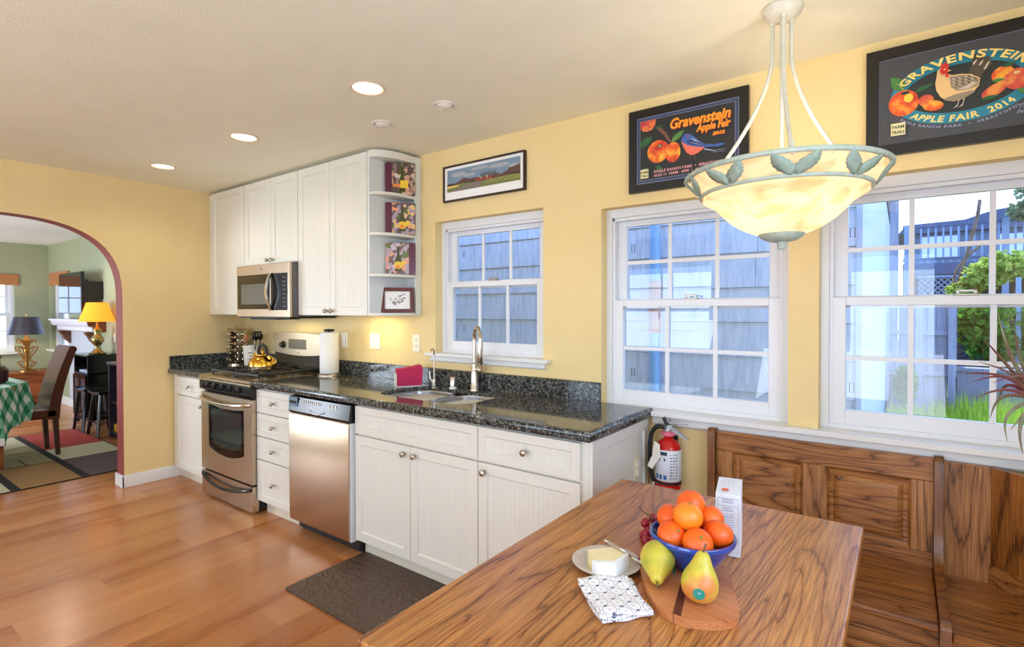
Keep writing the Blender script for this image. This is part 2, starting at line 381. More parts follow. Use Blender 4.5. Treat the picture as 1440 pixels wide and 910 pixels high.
# ------------------------------------------------------------------ double-hung windows
def hung_window(name, x0, x1, z0, z1, y, zr, rows, label, xf=None, latch=True, mun=(1/3, 2/3)):
    """frame outer x0..x1,z0..z1 ; room face at y; zr = z of the meeting rail centre"""
    g = sgroup(name, (0,0,0)); g['label'] = label
    X = xf or Matrix.Identity(4)
    def nb():
        b = MB(); b.xf = X; return b
    def frame(b, a0, a1, c0, c1, w, wt, wb, ya, yb):
        b.box(a0, a0+w, ya, yb, c0, c1); b.box(a1-w, a1, ya, yb, c0, c1); b.box(a0+w, a1-w, ya, yb, c1-wt, c1); b.box(a0+w, a1-w, ya, yb, c0, c0+wb)
    b = nb(); frame(b, x0, x1, z0, z1, .032, .045, .02, y-.005, y+.085)
    b.box(x0+.032, x0+.046, y+.004, y+.07, z0+.02, z1-.045); b.box(x1-.046, x1-.032, y+.004, y+.07, z0+.02, z1-.045)
    b.box(x0+.032, x1-.032, y+.004, y+.03, z1-.062, z1-.045)
    b.build('frame', 'vinyl', g, bevel=.002)
    si, sj = x0+.04, x1-.04
    # lower sash, room side
    b = nb(); frame(b, si, sj, z0+.018, zr+.024, .05, .034, .06, y+.005, y+.035); ls = b.build('lower_sash', 'vinyl', g, bevel=.002)
    b = nb(); frame(b, si+.004, sj-.004, zr-.02, z1-.058, .05, .032, .05, y+.042, y+.068); us = b.build('upper_sash', 'vinyl', g, bevel=.002)
    for sash, (a0, a1, c0, c1), yy in ((ls, (si+.05, sj-.05, z0+.078, zr-.01), y+.02), (us, (si+.054, sj-.054, zr+.03, z1-.09), y+.055)):
        b = nb(); w = .009
        for f in mun: xx = a0+(a1-a0)*f; b.box(xx-w, xx+w, yy-.006, yy+.006, c0-.004, c1+.004)
        for k in range(1, rows): zz = c0+(c1-c0)*k/rows; b.box(a0-.004, a1+.004, yy-.0055, yy+.0055, zz-w, zz+w)
        b.build('glazing_bars', 'vinyl', sash)
        b = nb(); b.box(a0-.003, a1+.003, yy+.0065, yy+.0075, c0-.003, c1+.003); b.build('pane', 'glass', sash, smooth=False)
    if latch:
        for zz in (z0+.16, z1-.20):
            b = nb(); b.tube([(x0+.098,y+.10,zz-.02),(x0+.098,y+.10,zz+.02),(x0+.114,y+.10,zz+.02),(x0+.114,y+.10,zz-.02)], .0018, 6, closed=True); b.build('screen_pull', 'blackm', g)
        xm = (x0+x1)/2; b = nb(); b.box(xm-.035, xm+.035, y+.006, y+.034, zr+.024, zr+.031); b.box(xm-.03, xm-.02, y+.01, y+.028, zr+.031, zr+.045); b.box(xm+.02, xm+.03, y+.01, y+.028, zr+.031, zr+.045)
        b.box(xm-.03, xm+.03, y+.012, y+.02, zr+.038, zr+.047); o = b.build('sash_lock', 'knob', g, bevel=.002); o['label'] = 'metal sash lock'
    return g
hung_window('window_1', 2.465, 3.31, 1.118, 1.975, .065, 1.558, 1, 'small double-hung window over the sink')
hung_window('window_2', 3.671, 4.549, .905, 1.925, .065, 1.425, 2, 'double-hung window between the sink and the bench')
hung_window('window_3', 4.661, 5.60, .905, 1.925, .065, 1.425, 2, 'double-hung window looking on the garden', mun=(.2825, .60))
RZ = Matrix.Translation((-5.95,0,0)) @ Matrix.Rotation(PI/2, 4, 'Z')   # local x -> world y ; local y -> world -x
hung_window('window_4', -1.45, -.5, .77, 1.94, .05, 1.34, 2, 'living room window at the far end', RZ, False)
hung_window('window_5', -5.78, -4.9, .80, 1.97, -.05, 1.38, 2, 'living room window beside the mantel', None, False)
hung_window('window_6', 1.15, 3.0, .95, 2.1, .04, 1.5, 2, 'window in the right wall', Matrix.Translation((XR,0,0)) @ Matrix.Rotation(-PI/2, 4, 'Z'), False)
RB = Matrix.Translation((0,YB,0)) @ Matrix.Rotation(PI, 4, 'Z')
hung_window('added_window_7', -2.9, -.6, .75, 2.1, .03, 1.4, 2, 'added window in the wall behind the camera, for fill light', RB, False)  # made-up window, lets fill light into the room
hung_window('unseen_window_8', 1.5, 4.5, .3, 2.1, .03, 1.2, 2, 'unseen window in the rear wall of the living room, for fill light', RB, False)  # out of view; the living room fill lamp shines through it
dg = sgroup('added_door_1'); dg['label'] = 'added glazed double door in the wall behind the camera, for fill light'  # made-up door, glazed so fill light comes through
b = MB(); b.prism([(3.5,.0),(5.3,.0),(5.3,2.1),(3.5,2.1)], YB-.03, YB-.09, 'Y', [[(3.58,.12),(3.58,2.02),(4.36,2.02),(4.36,.12)],[(4.44,.12),(4.44,2.02),(5.22,2.02),(5.22,.12)]]); b.build('frame', 'trim', dg, bevel=.003)
b = MB(); b.box(3.57,4.37,YB-.055,YB-.06,.11,2.03); b.box(4.43,5.23,YB-.055,YB-.06,.11,2.03); b.build('pane', 'glass', dg, smooth=False)
b = MB(); b.tube([(4.33,YB-.02,1.0),(4.33,YB+.02,1.0),(4.26,YB+.02,1.0)], .009, 8); b.build('door_handle', 'knob', dg)
# stools and aprons
m = MB(); m.box(2.40, 3.365, -.045, .0, 1.100, 1.1195); m.box(2.466, 3.309, .0, .07, 1.100, 1.1195); m.prism([(-.02,1.10),(-.0,1.10),(-.0,1.062),(-.012,1.062),(-.02,1.07)], 2.435, 3.33, 'X')
struct(m.build('trim_2', 'trim', bevel=.003), 'white stool and apron under the small window')
m = MB(); m.box(3.672, 3.96, -.004, .07, .884, .9065)
m.box(3.96, XR, -.05, .0, .884, .9065); m.box(3.96, 4.548, .0, .07, .884, .9065); m.box(4.662, 5.599, .0, .07, .884, .9065); m.prism([(-.022,.884),(-.0,.884),(-.0,.838),(-.013,.838),(-.022,.848)], 3.96, XR, 'X')
struct(m.build('trim_3', 'trim', bevel=.003), 'long white window stool and apron over the bench')
m = MB(); m.box(-5.86, -4.83, -.16, -.1, .775, .80); m.box(-5.95, -5.89, -1.52, -.43, .745, .77); struct(m.build('trim_4', 'trim', bevel=.003))
# ------------------------------------------------------------------ cabinetry
def face_xf(x, y, facing='-Y'):
    """local (u, depth outwards = -v2, z): u along X facing -Y, or u along Y facing +X"""
    if facing == '-Y': return Matrix.Translation((x, y, 0))
    return Matrix.Translation((x, y, 0)) @ Matrix.Rotation(PI/2, 4, 'Z')
def panel_door(b, u0, u1, z0, z1, t=.02, fw=.055, bead=.025, d0=0.):
    """framed door with a recessed beadboard panel; front faces local -y; back at y=d0"""
    f = d0-t; r = d0-t+.009; a, c = u0+fw, u1-fw; e, g = z0+fw, z1-fw; k = .006
    V = [(u0,d0,z0),(u1,d0,z0),(u1,d0,z1),(u0,d0,z1),(u0,f,z0),(u1,f,z0),(u1,f,z1),(u0,f,z1),
         (a-k,f,e-k),(c+k,f,e-k),(c+k,f,g+k),(a-k,f,g+k),(a,r,e),(c,r,e),(c,r,g),(a,r,g)]
    b.add(V, [(3,2,1,0),(0,1,5,4),(1,2,6,5),(2,3,7,6),(3,0,4,7),(4,5,9,8),(5,6,10,9),(6,7,11,10),(7,4,8,11),(8,9,13,12),(9,10,14,13),(10,11,15,14),(11,8,12,15)])
    n = max(1, round((c-a)/bead)); w = (c-a)/n; g2 = .0022; vs = []; 
    for i in range(n):
        p = a+i*w; vs += [(p, r+.0), (p+g2, r-.0), (p+w-g2, r)] if i == 0 else [(p, r+.0016), (p+g2, r), (p+w-g2, r)]
    vs.append((c, r)); L = len(vs)
    b.add([(x, y, e) for x, y in vs]+[(x, y, g) for x, y in vs], [(i, i+1, L+i+1, L+i) for i in range(L-1)])
def knob(parent, x, y, z, facing='-Y', r=.0155):
    b = MB(); b.lathe([(.006,0),(.006,-.012),(.011,-.015),(r,-.021),(r*.97,-.026),(r*.6,-.03),(0,-.031)], (x,y,z), 16, 1, 'Y')
    return b.build('knob', 'knob', parent)
YD = -.6342; YF = YD+.02           # door face, cabinet box face
def door_part(parent, kind, u0, u1, z0, z1, kx=None, kz=None, yb=YF, fw=.055):
    b = MB(); b.xf = Matrix.Identity(4); panel_door(b, u0, u1, z0, z1, d0=yb, fw=fw)
    o = b.build(kind, 'cab', parent, ang=25)
    if kx is not None: knob(o, kx, yb-.02, kz)
    return o
def base_box(t, x0, x1, toe=True, right_end=False):
    b = MB(); b.box(x0, x1, YF, -.022, .099, .868); b.build('body', 'cab', t, bevel=.001)
    if toe: b = MB(); b.box(x0, x1, -.564, -.5, 0, .099); b.build('toe_kick', 'toe', t)
g2 = 'white beadboard base cabinets along the window wall'
t = thing('base_cabinet', 'narrow white base cabinet in the corner left of the range', 'cabinet', (.33,-.3,0), group=g2)
base_box(t, .018, .628)
door_part(t, 'drawer', .10, .624, .715, .860, .362, .788, fw=.04); door_part(t, 'door', .10, .624, .104, .704, .585, .655)
t = thing('drawer_cabinet', 'white base cabinet with a stack of four drawers between range and dishwasher', 'cabinet', (1.61,-.3,0), group=g2)
base_box(t, 1.387, 1.829)
for za, zb in ((.706,.858),(.546,.699),(.388,.539),(.104,.381)): door_part(t, 'drawer', 1.389, 1.827, za, zb, 1.608, (za+zb)/2, fw=.045)
t = thing('sink_cabinet', 'wide white base cabinet under the sink with two doors and a false front', 'cabinet', (2.9,-.3,0), group=g2)
base_box(t, 2.456, 3.361)
door_part(t, 'false_front', 2.459, 3.358, .706, .860, fw=.045)
door_part(t, 'door', 2.459, 2.905, .104, .695, 2.868, .655); door_part(t, 'door', 2.909, 3.358, .104, .695, 2.946, .655)
t = thing('base_cabinet', 'white base cabinet at the right end of the counter with one drawer and one door', 'cabinet', (3.64,-.3,0), group=g2)
base_box(t, 3.362, 3.927)
door_part(t, 'drawer', 3.363, 3.897, .706, .860, 3.63, .783, fw=.045); door_part(t, 'door', 3.363, 3.897, .104, .695, 3.402, .655)
b = MB(); b.xf = face_xf(3.927, 0, '+X'); panel_door(b, -.612, -.03, .0, .868, t=.016, fw=.055); o = b.build('end_panel', 'cab', t, ang=25)

# countertop with sink cut-out, overhang and backsplash
ZC = .915
t = thing('countertop', 'dark speckled granite worktop running from the range to the bench end', 'countertop', (2.67,-.33,.875))
def bowl_outline(x0, x1, y0, y1, r, bulge=0.): return rrect(x0, x1, y0, y1, r, 6)
SX = (2.47, 3.13); SY = (-.50, -.125)
b = MB(); e = .012
sinkcut = bowl_outline(2.462, 3.145, -.512, -.118, .11)
def slab(b, outer, holes, z0, z1, front, right):
    b.prism(outer, z0, z1, 'Z', holes)
b.prism([(1.386,-.640),(3.938,-.640),(3.938,-.001),(1.386,-.001)], .893, ZC, 'Z', [sinkcut])
b.build('slab', 'granite', t, bevel=.0015, smooth=False)
E_ = [(.0,.873),(.014,.873),(.019,.880),(.021,.894),(.019,.908),(.014,.9135),(.008,ZC),(.0,ZC)]
b = MB(); n_ = len(E_); A_ = [(1.386,-.638-d_,z_) for d_, z_ in E_]; B_ = [(3.936+d_,-.638-d_,z_) for d_, z_ in E_]; D_ = [(3.936+d_,-.001,z_) for d_, z_ in E_]
b.add(A_+B_+D_, [(i,(i+1)%n_,n_+(i+1)%n_,n_+i) for i in range(n_)]+[(n_+i,n_+(i+1)%n_,2*n_+(i+1)%n_,2*n_+i) for i in range(n_)]+[tuple(range(n_)), tuple(range(2*n_,3*n_))])
b.build('rounded_edge', 'granite', t, ang=50)
b = MB(); b.box(1.386, 3.673, -.022, -.001, ZC, 1.018); b.build('backsplash', 'granite', t, bevel=.002)
t = thing('countertop', 'short dark granite worktop in the corner left of the range', 'countertop', (.31,-.33,.875))
b = MB(); b.box(.001, .628, -.659, -.001, .873, ZC); b.build('slab', 'granite', t, bevel=.013, seg=3)
b = MB(); b.box(.023, .628, -.022, -.001, ZC, 1.018); b.box(.001, .022, -.645, -.001, ZC, 1.018); b.build('backsplash', 'granite', t, bevel=.002)

# undermount double sink
t = thing('sink', 'stainless steel double bowl sink set under the granite', 'sink', (2.8,-.31,.72))
def bowl(x0, x1, y0, y1, zt, zb, r):
    m_ = MB(); prof = [(0,zt,r),(0.003,zt-.01,r),(.012,zb+.05,r),(.022,zb+.015,r),(.05,zb,r*.8),(.12,zb-.004,r*.5)]
    rings = [[(x, y, z) for x, y in rrect(x0+d, x1-d, y0+d, y1-d, max(rr-d*.4, .02), 6)] for d, z, rr in prof]
    n = len(rings[0])
    for i in range(len(rings)-1): m_.add(rings[i]+rings[i+1], [(k, (k+1) % n, n+(k+1) % n, n+k) for k in range(n)])
    m_.add(rings[-1], [tuple(range(n))]); return m_
bowl(2.455, 2.80, -.518, -.112, .8925, .70, .10).build('bowl', 'steel_sink', t, ang=50)
bowl(2.83, 3.152, -.518, -.112, .8925, .68, .10).build('bowl', 'steel_sink', t, ang=50)
b = MB(); b.box(2.797, 2.833, -.44, -.19, .872, .8925); b.build('divider', 'steel_sink', t, bevel=.004)
for x, z in ((2.63,.697),(2.99,.677)):
    b = MB(); b.lathe([(0,0),(.02,.001),(.036,.004),(.042,.006),(.042,.0)], (x,-.31,z), 24); b.build('drain', 'chrome', t)

# faucet: tall gooseneck with pull-down head, lever on the right
fx, fy = 2.868, -.078
t = thing('faucet', 'tall brushed gooseneck faucet behind the right sink bowl', 'faucet', (fx,fy,ZC))
b = MB(); b.lathe([(.028,0),(.028,.006),(.024,.012),(.022,.1),(.0215,.112)], (fx,fy,ZC), 28); b.lathe([(.0215,.112),(.0215,.16),(.015,.168),(.0135,.17)], (fx,fy,ZC), 28); b.build('body', 'faucet', t)
d = Vector((.80,-.60,0)).normalized()
pts = [(fx,fy,ZC+.15),(fx,fy,ZC+.30)]
R = .077
for i in range(15):
    a = PI*i/14*1.06; pts.append((fx+d.x*(R-R*math.cos(a)), fy+d.y*(R-R*math.cos(a)), ZC+.305+R*math.sin(a)))
b = MB(); b.tube(pts, .0125, 16); b.build('neck', 'faucet', t)
e0 = Vector(pts[-1]); dn = Vector((-d.x*.10, -d.y*.10, -1)).normalized(); dn = (e0-Vector(pts[-2])).normalized()
b = MB(); b.tube([e0-dn*.01, e0+dn*.01, e0+dn*.05, e0+dn*.115, e0+dn*.12], [.013,.015,.017,.019,.016], 16); b.build('spray_head', 'faucet', t)
b = MB(); b.lathe([(0,-.0),(.018,.0),(.02,.006),(.02,.04),(.017,.046),(0,.047)], (fx+.012,fy,ZC+.128), 20, 1, 'X')
b.tube([(fx+.05,fy,ZC+.13),(fx+.058,fy-.012,ZC+.15),(fx+.062,fy-.02,ZC+.185),(fx+.07,fy-.025,ZC+.225)], [.009,.008,.007,.005], 10); b.build('lever', 'faucet', t)
# drinking water tap and air gap
t = thing('water_tap', 'slim chrome drinking water tap left of the tall faucet', 'faucet', (2.608,-.157,ZC))
b = MB(); b.lathe([(.019,0),(.019,.004),(.014,.008),(.0135,.05),(.009,.056),(.0055,.06)], (2.608,-.157,ZC), 20); b.build('body', 'faucet', t)
b = MB(); b.tube([(2.608,-.157,ZC+.05),(2.608,-.157,ZC+.20),(2.609,-.158,ZC+.228),(2.612,-.168,ZC+.243),(2.616,-.182,ZC+.247),(2.62,-.197,ZC+.236)], [.0055]*3+[.0055,.005,.005], 12); b.build('spout', 'faucet', t)
b = MB(); b.tube([(2.594,-.16,ZC+.04),(2.58,-.165,ZC+.06),(2.578,-.165,ZC+.105)], [.005,.005,.003], 10); b.build('lever', 'faucet', t)
t = thing('air_gap', 'short chrome air gap cap between the two taps', 'air gap', (2.722,-.111,ZC))
b = MB(); b.lathe([(.024,0),(.024,.006),(.019,.009),(.0185,.015)], (2.722,-.111,ZC), 24); b.build('base_ring', 'white', t)
b = MB(); b.lathe([(.018,.009),(.018,.07),(.016,.073),(0,.074)], (2.722,-.111,ZC), 24); b.build('cap', 'faucet', t)

# ------------------------------------------------------------------ range
def box_part(t, name, mat, x0, x1, y0, y1, z0, z1, bevel=.003, **k):
    b = MB(); b.box(x0, x1, y0, y1, z0, z1); return b.build(name, mat, t, bevel=bevel, **k)
t = thing('gas_range', 'stainless steel gas range with black control panel and oven window', 'range', (1.01,-.33,0))
rx0, rx1 = .634, 1.384; ry = -.655
box_part(t, 'body', 'blackm', rx0+.004, rx1-.002, -.62, -.02, .02, .885)
b = MB(); b.prism([(-.03,.885),(-.03,.918),(-.655,.918),(-.676,.912),(-.683,.900),(-.676,.889),(-.655,.885)], rx0, rx1, 'X'); b.build('cooktop', mk('cooktop_steel', (178,160,130), .2, .9), t, bevel=.002)
b = MB(); b.prism([(-.62,.884),(-.664,.884),(-.676,.87),(-.676,.812),(-.655,.795),(-.62,.795)], rx0-.004, rx1+.002, 'X'); cp = b.build('control_panel', 'black', t, bevel=.004)
b = MB(); b.box(rx0-.002, rx1, -.680, -.66, .876, .890); b.build('trim_strip', 'steel', t, bevel=.003)
for i in range(5):
    x = .76+i*.115; b = MB(); b.lathe([(.024,0),(.024,-.006),(.02,-.008),(.019,-.022),(.016,-.026),(0,-.026)], (x,-.676,.842), 20, 1, 'Y'); b.box(x-.004, x+.004, -.71, -.69, .825, .86); b.build('knob', mk('knob_black', (34,34,38), .22) if i == 0 else bpy.data.materials['knob_black'], cp)
# door with a window whose lower edge bows
def arcz(xa, xb, z, sag, n=16): return [(xa+(xb-xa)*i/n, z-sag*(1-(2*i/n-1)**2)) for i in range(n+1)]
dx0, dx1 = rx0, rx1
hole = arcz(.75, 1.275, .385, .045)+[(x, z) for x, z in arcz(.75, 1.275, .705, .018)][::-1]
b = MB(); b.prism([(dx0,.205),(dx1,.205),(dx1,.785),(dx0,.785)], -.62, ry-.01, 'Y', [hole]); od = b.build('oven_door', 'steel', t, bevel=.003, ang=20)
b = MB(); b.prism(hole, -.64, ry-.006, 'Y'); b.build('window_surround', 'glassblk', od, smooth=False)
inner = arcz(.80, 1.235, .425, .03)+arcz(.80, 1.235, .675, .01)[::-1]
b = MB(); b.prism(inner, ry-.0055, ry-.008, 'Y'); b.build('window_glass', mk('oven_glass', (48,52,48), .06), od, smooth=False)
b = MB(); k = 20
b.tube([(dx0+.012+(dx1-dx0-.024)*i/k, -.668-.05*math.sin(PI*i/k)**.45-.0, .752-.022*math.sin(PI*i/k)) for i in range(k+1)], [.010]+[.0125]*(k-1)+[.010], 12)
b.build('handle', 'chrome', od)
box_part(t, 'door_gap', 'black', rx0+.003, rx1-.003, -.64, -.62, .185, .21, .001)
b = MB(); b.prism([(dx0,.015),(dx1,.015),(dx1,.19),(dx0,.19)], -.62, ry-.008, 'Y'); dr = b.build('storage_drawer', 'steel', t, bevel=.003)
b = MB(); b.tube([(dx0+.02+(dx1-dx0-.04)*i/k, -.664-.032*math.sin(PI*i/k)**.5, .168-.045*math.sin(PI*i/k)) for i in range(k+1)], .0125, 10); b.build('handle', 'black', dr)
for x in (rx0+.05, rx1-.05):
    b = MB(); b.lathe([(.015,0),(.015,.02)], (x,-.6,0), 12); b.build('foot', 'blackm', t)
# burners and grates
for x, y, r in ((.84,-.47,.045),(.84,-.2,.035),(1.18,-.47,.035),(1.18,-.2,.045)):
    b = MB(); b.lathe([(r+.02,0),(r+.02,.004),(r,.006),(r,.014),(r*.8,.02),(0,.021)], (x,y,.918), 24); b.build('burner', 'iron', t)
for gx0, gx1 in ((.665,1.005),(1.015,1.355)):
    b = MB(); zt, w = .952, .006
    b.box(gx0, gx1, -.605, -.593, zt-.014, zt); b.box(gx0, gx1, -.112, -.10, zt-.014, zt); b.box(gx0, gx0+.012, -.6, -.105, zt-.014, zt); b.box(gx1-.012, gx1, -.6, -.105, zt-.014, zt)
    b.box(gx0, gx1, -.358, -.346, zt-.014, zt)
    xm = (gx0+gx1)/2
    for yc in (-.475,-.228):
        for a in range(4):
            an = PI/4+a*PI/2; b.tube([(xm+.035*math.cos(an), yc+.035*math.sin(an), zt+.002), (xm+.075*math.cos(an), yc+.07*math.sin(an), zt+.002), (xm+.15*math.cos(an), yc+.11*math.sin(an), zt-.008)], w, 8)
        b.box(xm-.006, xm+.006, yc-.115, yc-.04, zt-.012, zt); b.box(xm-.006, xm+.006, yc+.04, yc+.115, zt-.012, zt)
        b.box(gx0, xm-.04, yc-.006, yc+.006, zt-.012, zt); b.box(xm+.04, gx1, yc-.006, yc+.006, zt-.012, zt)
    for x in (gx0+.006, gx1-.006):
        for y in (-.595,-.352,-.108): b.lathe([(.008,0),(.006,zt-.925)], (x,y,.918), 8)
    b.build('grate', 'iron', t, bevel=.002)
# backguard
bg = MB(); n = 24; prof = [(x, 1.205+.012*math.sin(PI*(x-rx0)/(rx1-rx0))) for x in [rx0+(rx1-rx0)*i/n for i in range(n+1)]]
lo = [(x, 1.055-.022*math.sin(PI*(x-rx0)/(rx1-rx0))) for x in [rx0+(rx1-rx0)*i/n for i in range(n+1)]]
bg.prism(lo+prof[::-1], -.028, -.088, 'Y'); o = bg.build('backguard', mk('backguard_steel', (196,184,160), .3, .75), t, bevel=.006)
b = MB(); b.prism([(-.03,.918),(-.03,1.06),(-.075,1.06),(-.085,1.0),(-.10,.925),(-.10,.918)], rx0+.01, rx1-.01, 'X'); b.build('rear_vent', 'black', t, bevel=.003)
b = MB(); b.box(.872, 1.12, -.0905, -.086, 1.085, 1.165); b.build('display', 'screen', o, bevel=.002)
b = MB(); b.lathe([(.03,0),(.03,-.008),(.022,-.012),(.02,-.03),(0,-.031)], (.795,-.088,1.115), 24, 1, 'Y'); b.build('knob', 'blackm', o)
b = MB(); b.lathe([(.012,0),(.012,-.002),(0,-.002)], (1.01,-.088,1.055), 16, .5, 'Y'); b.build('badge', 'chrome', o)

# ------------------------------------------------------------------ dishwasher
t = thing('dishwasher', 'stainless dishwasher with a black control strip', 'dishwasher', (2.15,-.3,0))
d0, d1 = 1.833, 2.452
box_part(t, 'body', 'blackm', d0+.005, d1-.005, -.60, -.03, .02, .865)
box_part(t, 'toe_panel', 'black', d0+.002, d1-.002, -.575, -.56, 0, .10)
b = MB(); b.prism([(-.60,.085),(-.655,.085),(-.662,.1),(-.664,.40),(-.662,.74),(-.655,.757),(-.60,.757)], d0+.003, d1-.018, 'X'); b.build('door', 'steel', t, bevel=.002)
b = MB(); b.box(d1-.018, d1-.008, -.652, -.6, .085, .757); b.build('door_edge', 'vinyl', t)
b = MB(); b.prism([(-.60,.76),(-.66,.76),(-.668,.775),(-.664,.80),(-.655,.862),(-.60,.868)], d0+.003, d1-.006, 'X'); cpn = b.build('control_strip', 'black', t, bevel=.003)
b = MB(); b.box(d0+.006, d0+.10, -.666, -.66, .80, .858); b.build('vent_panel', mk('blue_grey_steel', (120,140,165), .25, .6), cpn)
b = MB(); b.box(d0+.02, d0+.088, -.668, -.665, .82, .838); b.build('vent_slot', 'black', cpn)
b = MB()
for i in range(10): b.lathe([(.006,0),(.006,-.0015),(0,-.0015)], (d0+.135+i*.022,-.6585-.0015,.838), 8, 1.6, 'Y')
for i in range(3): b.lathe([(.008,0),(.008,-.0015),(0,-.0015)], (d0+.42+i*.032,-.6585-.0015,.835), 10, 1.4, 'Y')
b.box(d0+.225, d0+.262, -.664, -.66, .806, .813)
b.build('buttons', 'white', cpn)
b = MB(); b.tube([(d0+.22+.16*i/10, -.6675-.003*math.sin(PI*i/10), .795-.018*math.sin(PI*i/10)) for i in range(11)], .003, 8); b.build('pocket_handle', 'chrome', cpn)

# ------------------------------------------------------------------ upper cabinets
UB, UT, UY = 1.363, 2.414, -.315
g3 = 'white beadboard wall cabinets'
def upper(label, x0, x1, z0, doors, knobs, lo):
    t = thing('upper_cabinet', label, 'cabinet', ((x0+x1)/2, -.16, z0), group=g3)
    b = MB(); b.box(x0, x1, UY, -.002, z0, UT); b.build('body', 'cab', t, bevel=.001)
    for (a, c), kx in zip(doors, knobs): door_part(t, 'door', a, c, z0+.003, UT-.006, kx, z0+.032 if kx else None, yb=UY, fw=.058)
    return t
upper('tall white wall cabinet in the corner, left of the microwave', .002, .648, UB, [(.09,.645)], [None], .09)
upper('short white wall cabinet with two doors above the microwave', .650, 1.414, 1.752, [(.652,1.045),(1.049,1.411)], [1.015,1.082], 0)
upper('tall white wall cabinet with two doors between microwave and open shelves', 1.416, 2.192, UB, [(1.418,1.795),(1.799,2.19)], [1.765,1.832], 0)
b = MB(); b.box(.002, 2.19, UY-.016, -.0, UT, H-.0005)
# open corner shelves
t = thing('corner_shelf', 'white open shelf unit with curved shelves at the end of the wall cabinets', 'shelf', (2.26,-.16,UB))
b = MB(); b.box(2.193, 2.211, -.332, -.002, UB, UT); b.build('side_panel', 'cab_in', t, bevel=.001)
b = MB(); b.box(2.211, 2.335, -.014, -.002, UB, UT); b.box(2.321, 2.335, -.05, -.014, UB, UT); b.build('back_panel', 'cab_in', t, bevel=.001)
def curve_shelf(z, th=.018):
    b = MB(); pts = [(2.211,-.014)]+[(2.211, -.332)]+[(2.211+.118*math.sin(PI/2*i/12)**1., -.332+.20*(1-math.cos(PI/2*i/12))) for i in range(1, 13)]+[(2.329,-.05),(2.321,-.014)]
    b.prism(pts, z-th, z, 'Z'); return b.build('shelf', 'cab', t, bevel=.0015)
for z in (UB+.018, 1.631, 1.893, 2.151): curve_shelf(z)
curve_shelf(UT, .045)
# ------------------------------------------------------------------ microwave
t = thing('microwave', 'stainless over-the-range microwave with a bowed handle', 'microwave', (1.03,-.2,1.345))
mx0, mx1, mz0, mz1 = .652, 1.412, 1.345, 1.75
b = MB(); b.box(mx0, mx1, -.375, -.003, mz0+.006, mz1-.001); b.build('body', 'grayside', t, bevel=.003)
b = MB(); b.box(mx0+.03, mx1+.0, -.40, -.02, mz0-.006, mz0+.006); b.box(mx0+.2, mx1-.2, -.395, -.2, mz0-.016, mz0-.006); b.build('grease_vent', 'blackm', t, bevel=.002)
b = MB(); b.box(mx0, mx1-.004, -.40, -.376, mz0+.004, mz1-.002); fr = b.build('door', 'steel', t, bevel=.004)
b = MB(); b.box(mx0+.018, 1.142, -.4025, -.398, 1.408, 1.672); b.build('window_surround', mk('mw_black', (50,42,28), .12), fr, smooth=False)
b = MB(); b.box(mx0+.075, 1.10, -.4032, -.402, 1.445, 1.60); b.build('window_mesh', 'screen', fr, smooth=False)
b = MB(); b.box(1.165, 1.382, -.403, -.398, 1.40, 1.672); b.build('keypad', 'black', fr, bevel=.002)
b = MB()
for i in range(8):
    for j in range(2): b.box(1.325+j*.024, 1.341+j*.024, -.4036, -.4028, 1.425+i*.03, 1.432+i*.03)
b.build('key_marks', 'grayside', fr, smooth=False)
b = MB(); b.tube([(1.175+.0*i, -.41-.035*math.sin(PI*i/12), 1.398+.28*i/12) for i in range(13)], [.010]+[.013]*11+[.010], 10); b.build('handle', 'chrome', fr)
b = MB(); b.lathe([(.012,0),(.012,-.002),(0,-.002)], (1.03,-.401,1.712), 20, 1, 'Y'); b.build('badge', 'knob', fr)

# ------------------------------------------------------------------ things on the counter
kx, ky, kz = 1.075, -.42, .954
t = thing('kettle', 'gold and steel tea kettle with black handle on the gas grate', 'kettle', (kx,ky,kz))
M['brass'] = mk('polished_brass', (232,178,70), .12, 1.)
b = MB(); b.m(0).lathe([(.07,0),(.094,.004),(.098,.02),(.1,.032)], (kx,ky,kz), 32)
b.m(1).lathe([(.1,.032),(.1,.038),(.096,.06),(.08,.085),(.055,.102),(.034,.109)], (kx,ky,kz), 32); b.build('body', ['steel','brass'], t, ang=50)
b = MB(); b.lathe([(.035,.107),(.034,.113),(.02,.119),(.006,.122),(.006,.13),(.012,.135),(.01,.143),(0,.145)], (kx,ky,kz), 24); b.build('lid', 'brass', t)
b = MB(); b.tube([(kx-.075,ky,kz+.065),(kx-.10,ky,kz+.09),(kx-.115,ky,kz+.115)], [.02,.015,.011], 12); b.build('spout', 'brass', t)
b = MB(); b.tube([(kx+.062*math.cos(a)+.0, ky, kz+.125+.062*math.sin(a)) for a in [PI*(-.12+1.24*i/16) for i in range(17)]], [.007]*3+[.011]*11+[.007]*3, 10); b.build('handle', 'blackm', t)

t = thing('utensil_crock', 'white lettered ceramic crock of cooking utensils behind the kettle', 'crock', (.395,-.15,ZC))
cx_, cy_ = .395, -.15
b = MB(); b.lathe([(.05,0),(.058,.004),(.068,.16),(.074,.165),(.074,.18),(.068,.181),(.064,.165),(.055,.01),(0,.008)], (cx_,cy_,ZC), 32); ck = b.build('crock_body', 'ceramic', t, ang=40)
b = MB()
rr = random.Random(5)
for zz, n_ in ((.115, 7), (.088, 3), (.062, 9)):
    for k in range(n_):
        a0 = -.62+(k-n_/2)*.085; h_ = rr.uniform(.008, .014)
        b.add([((.0592+zz*.0625+.0006)*math.cos(a)+cx_, (.0592+zz*.0625+.0006)*math.sin(a)+cy_, ZC+zz+z_) for a in (a0, a0+.05) for z_ in (0, h_)], [(0,1,3,2)])
b.build('lettering', mk('grey_ink', (150,140,135), .6), ck, smooth=False)
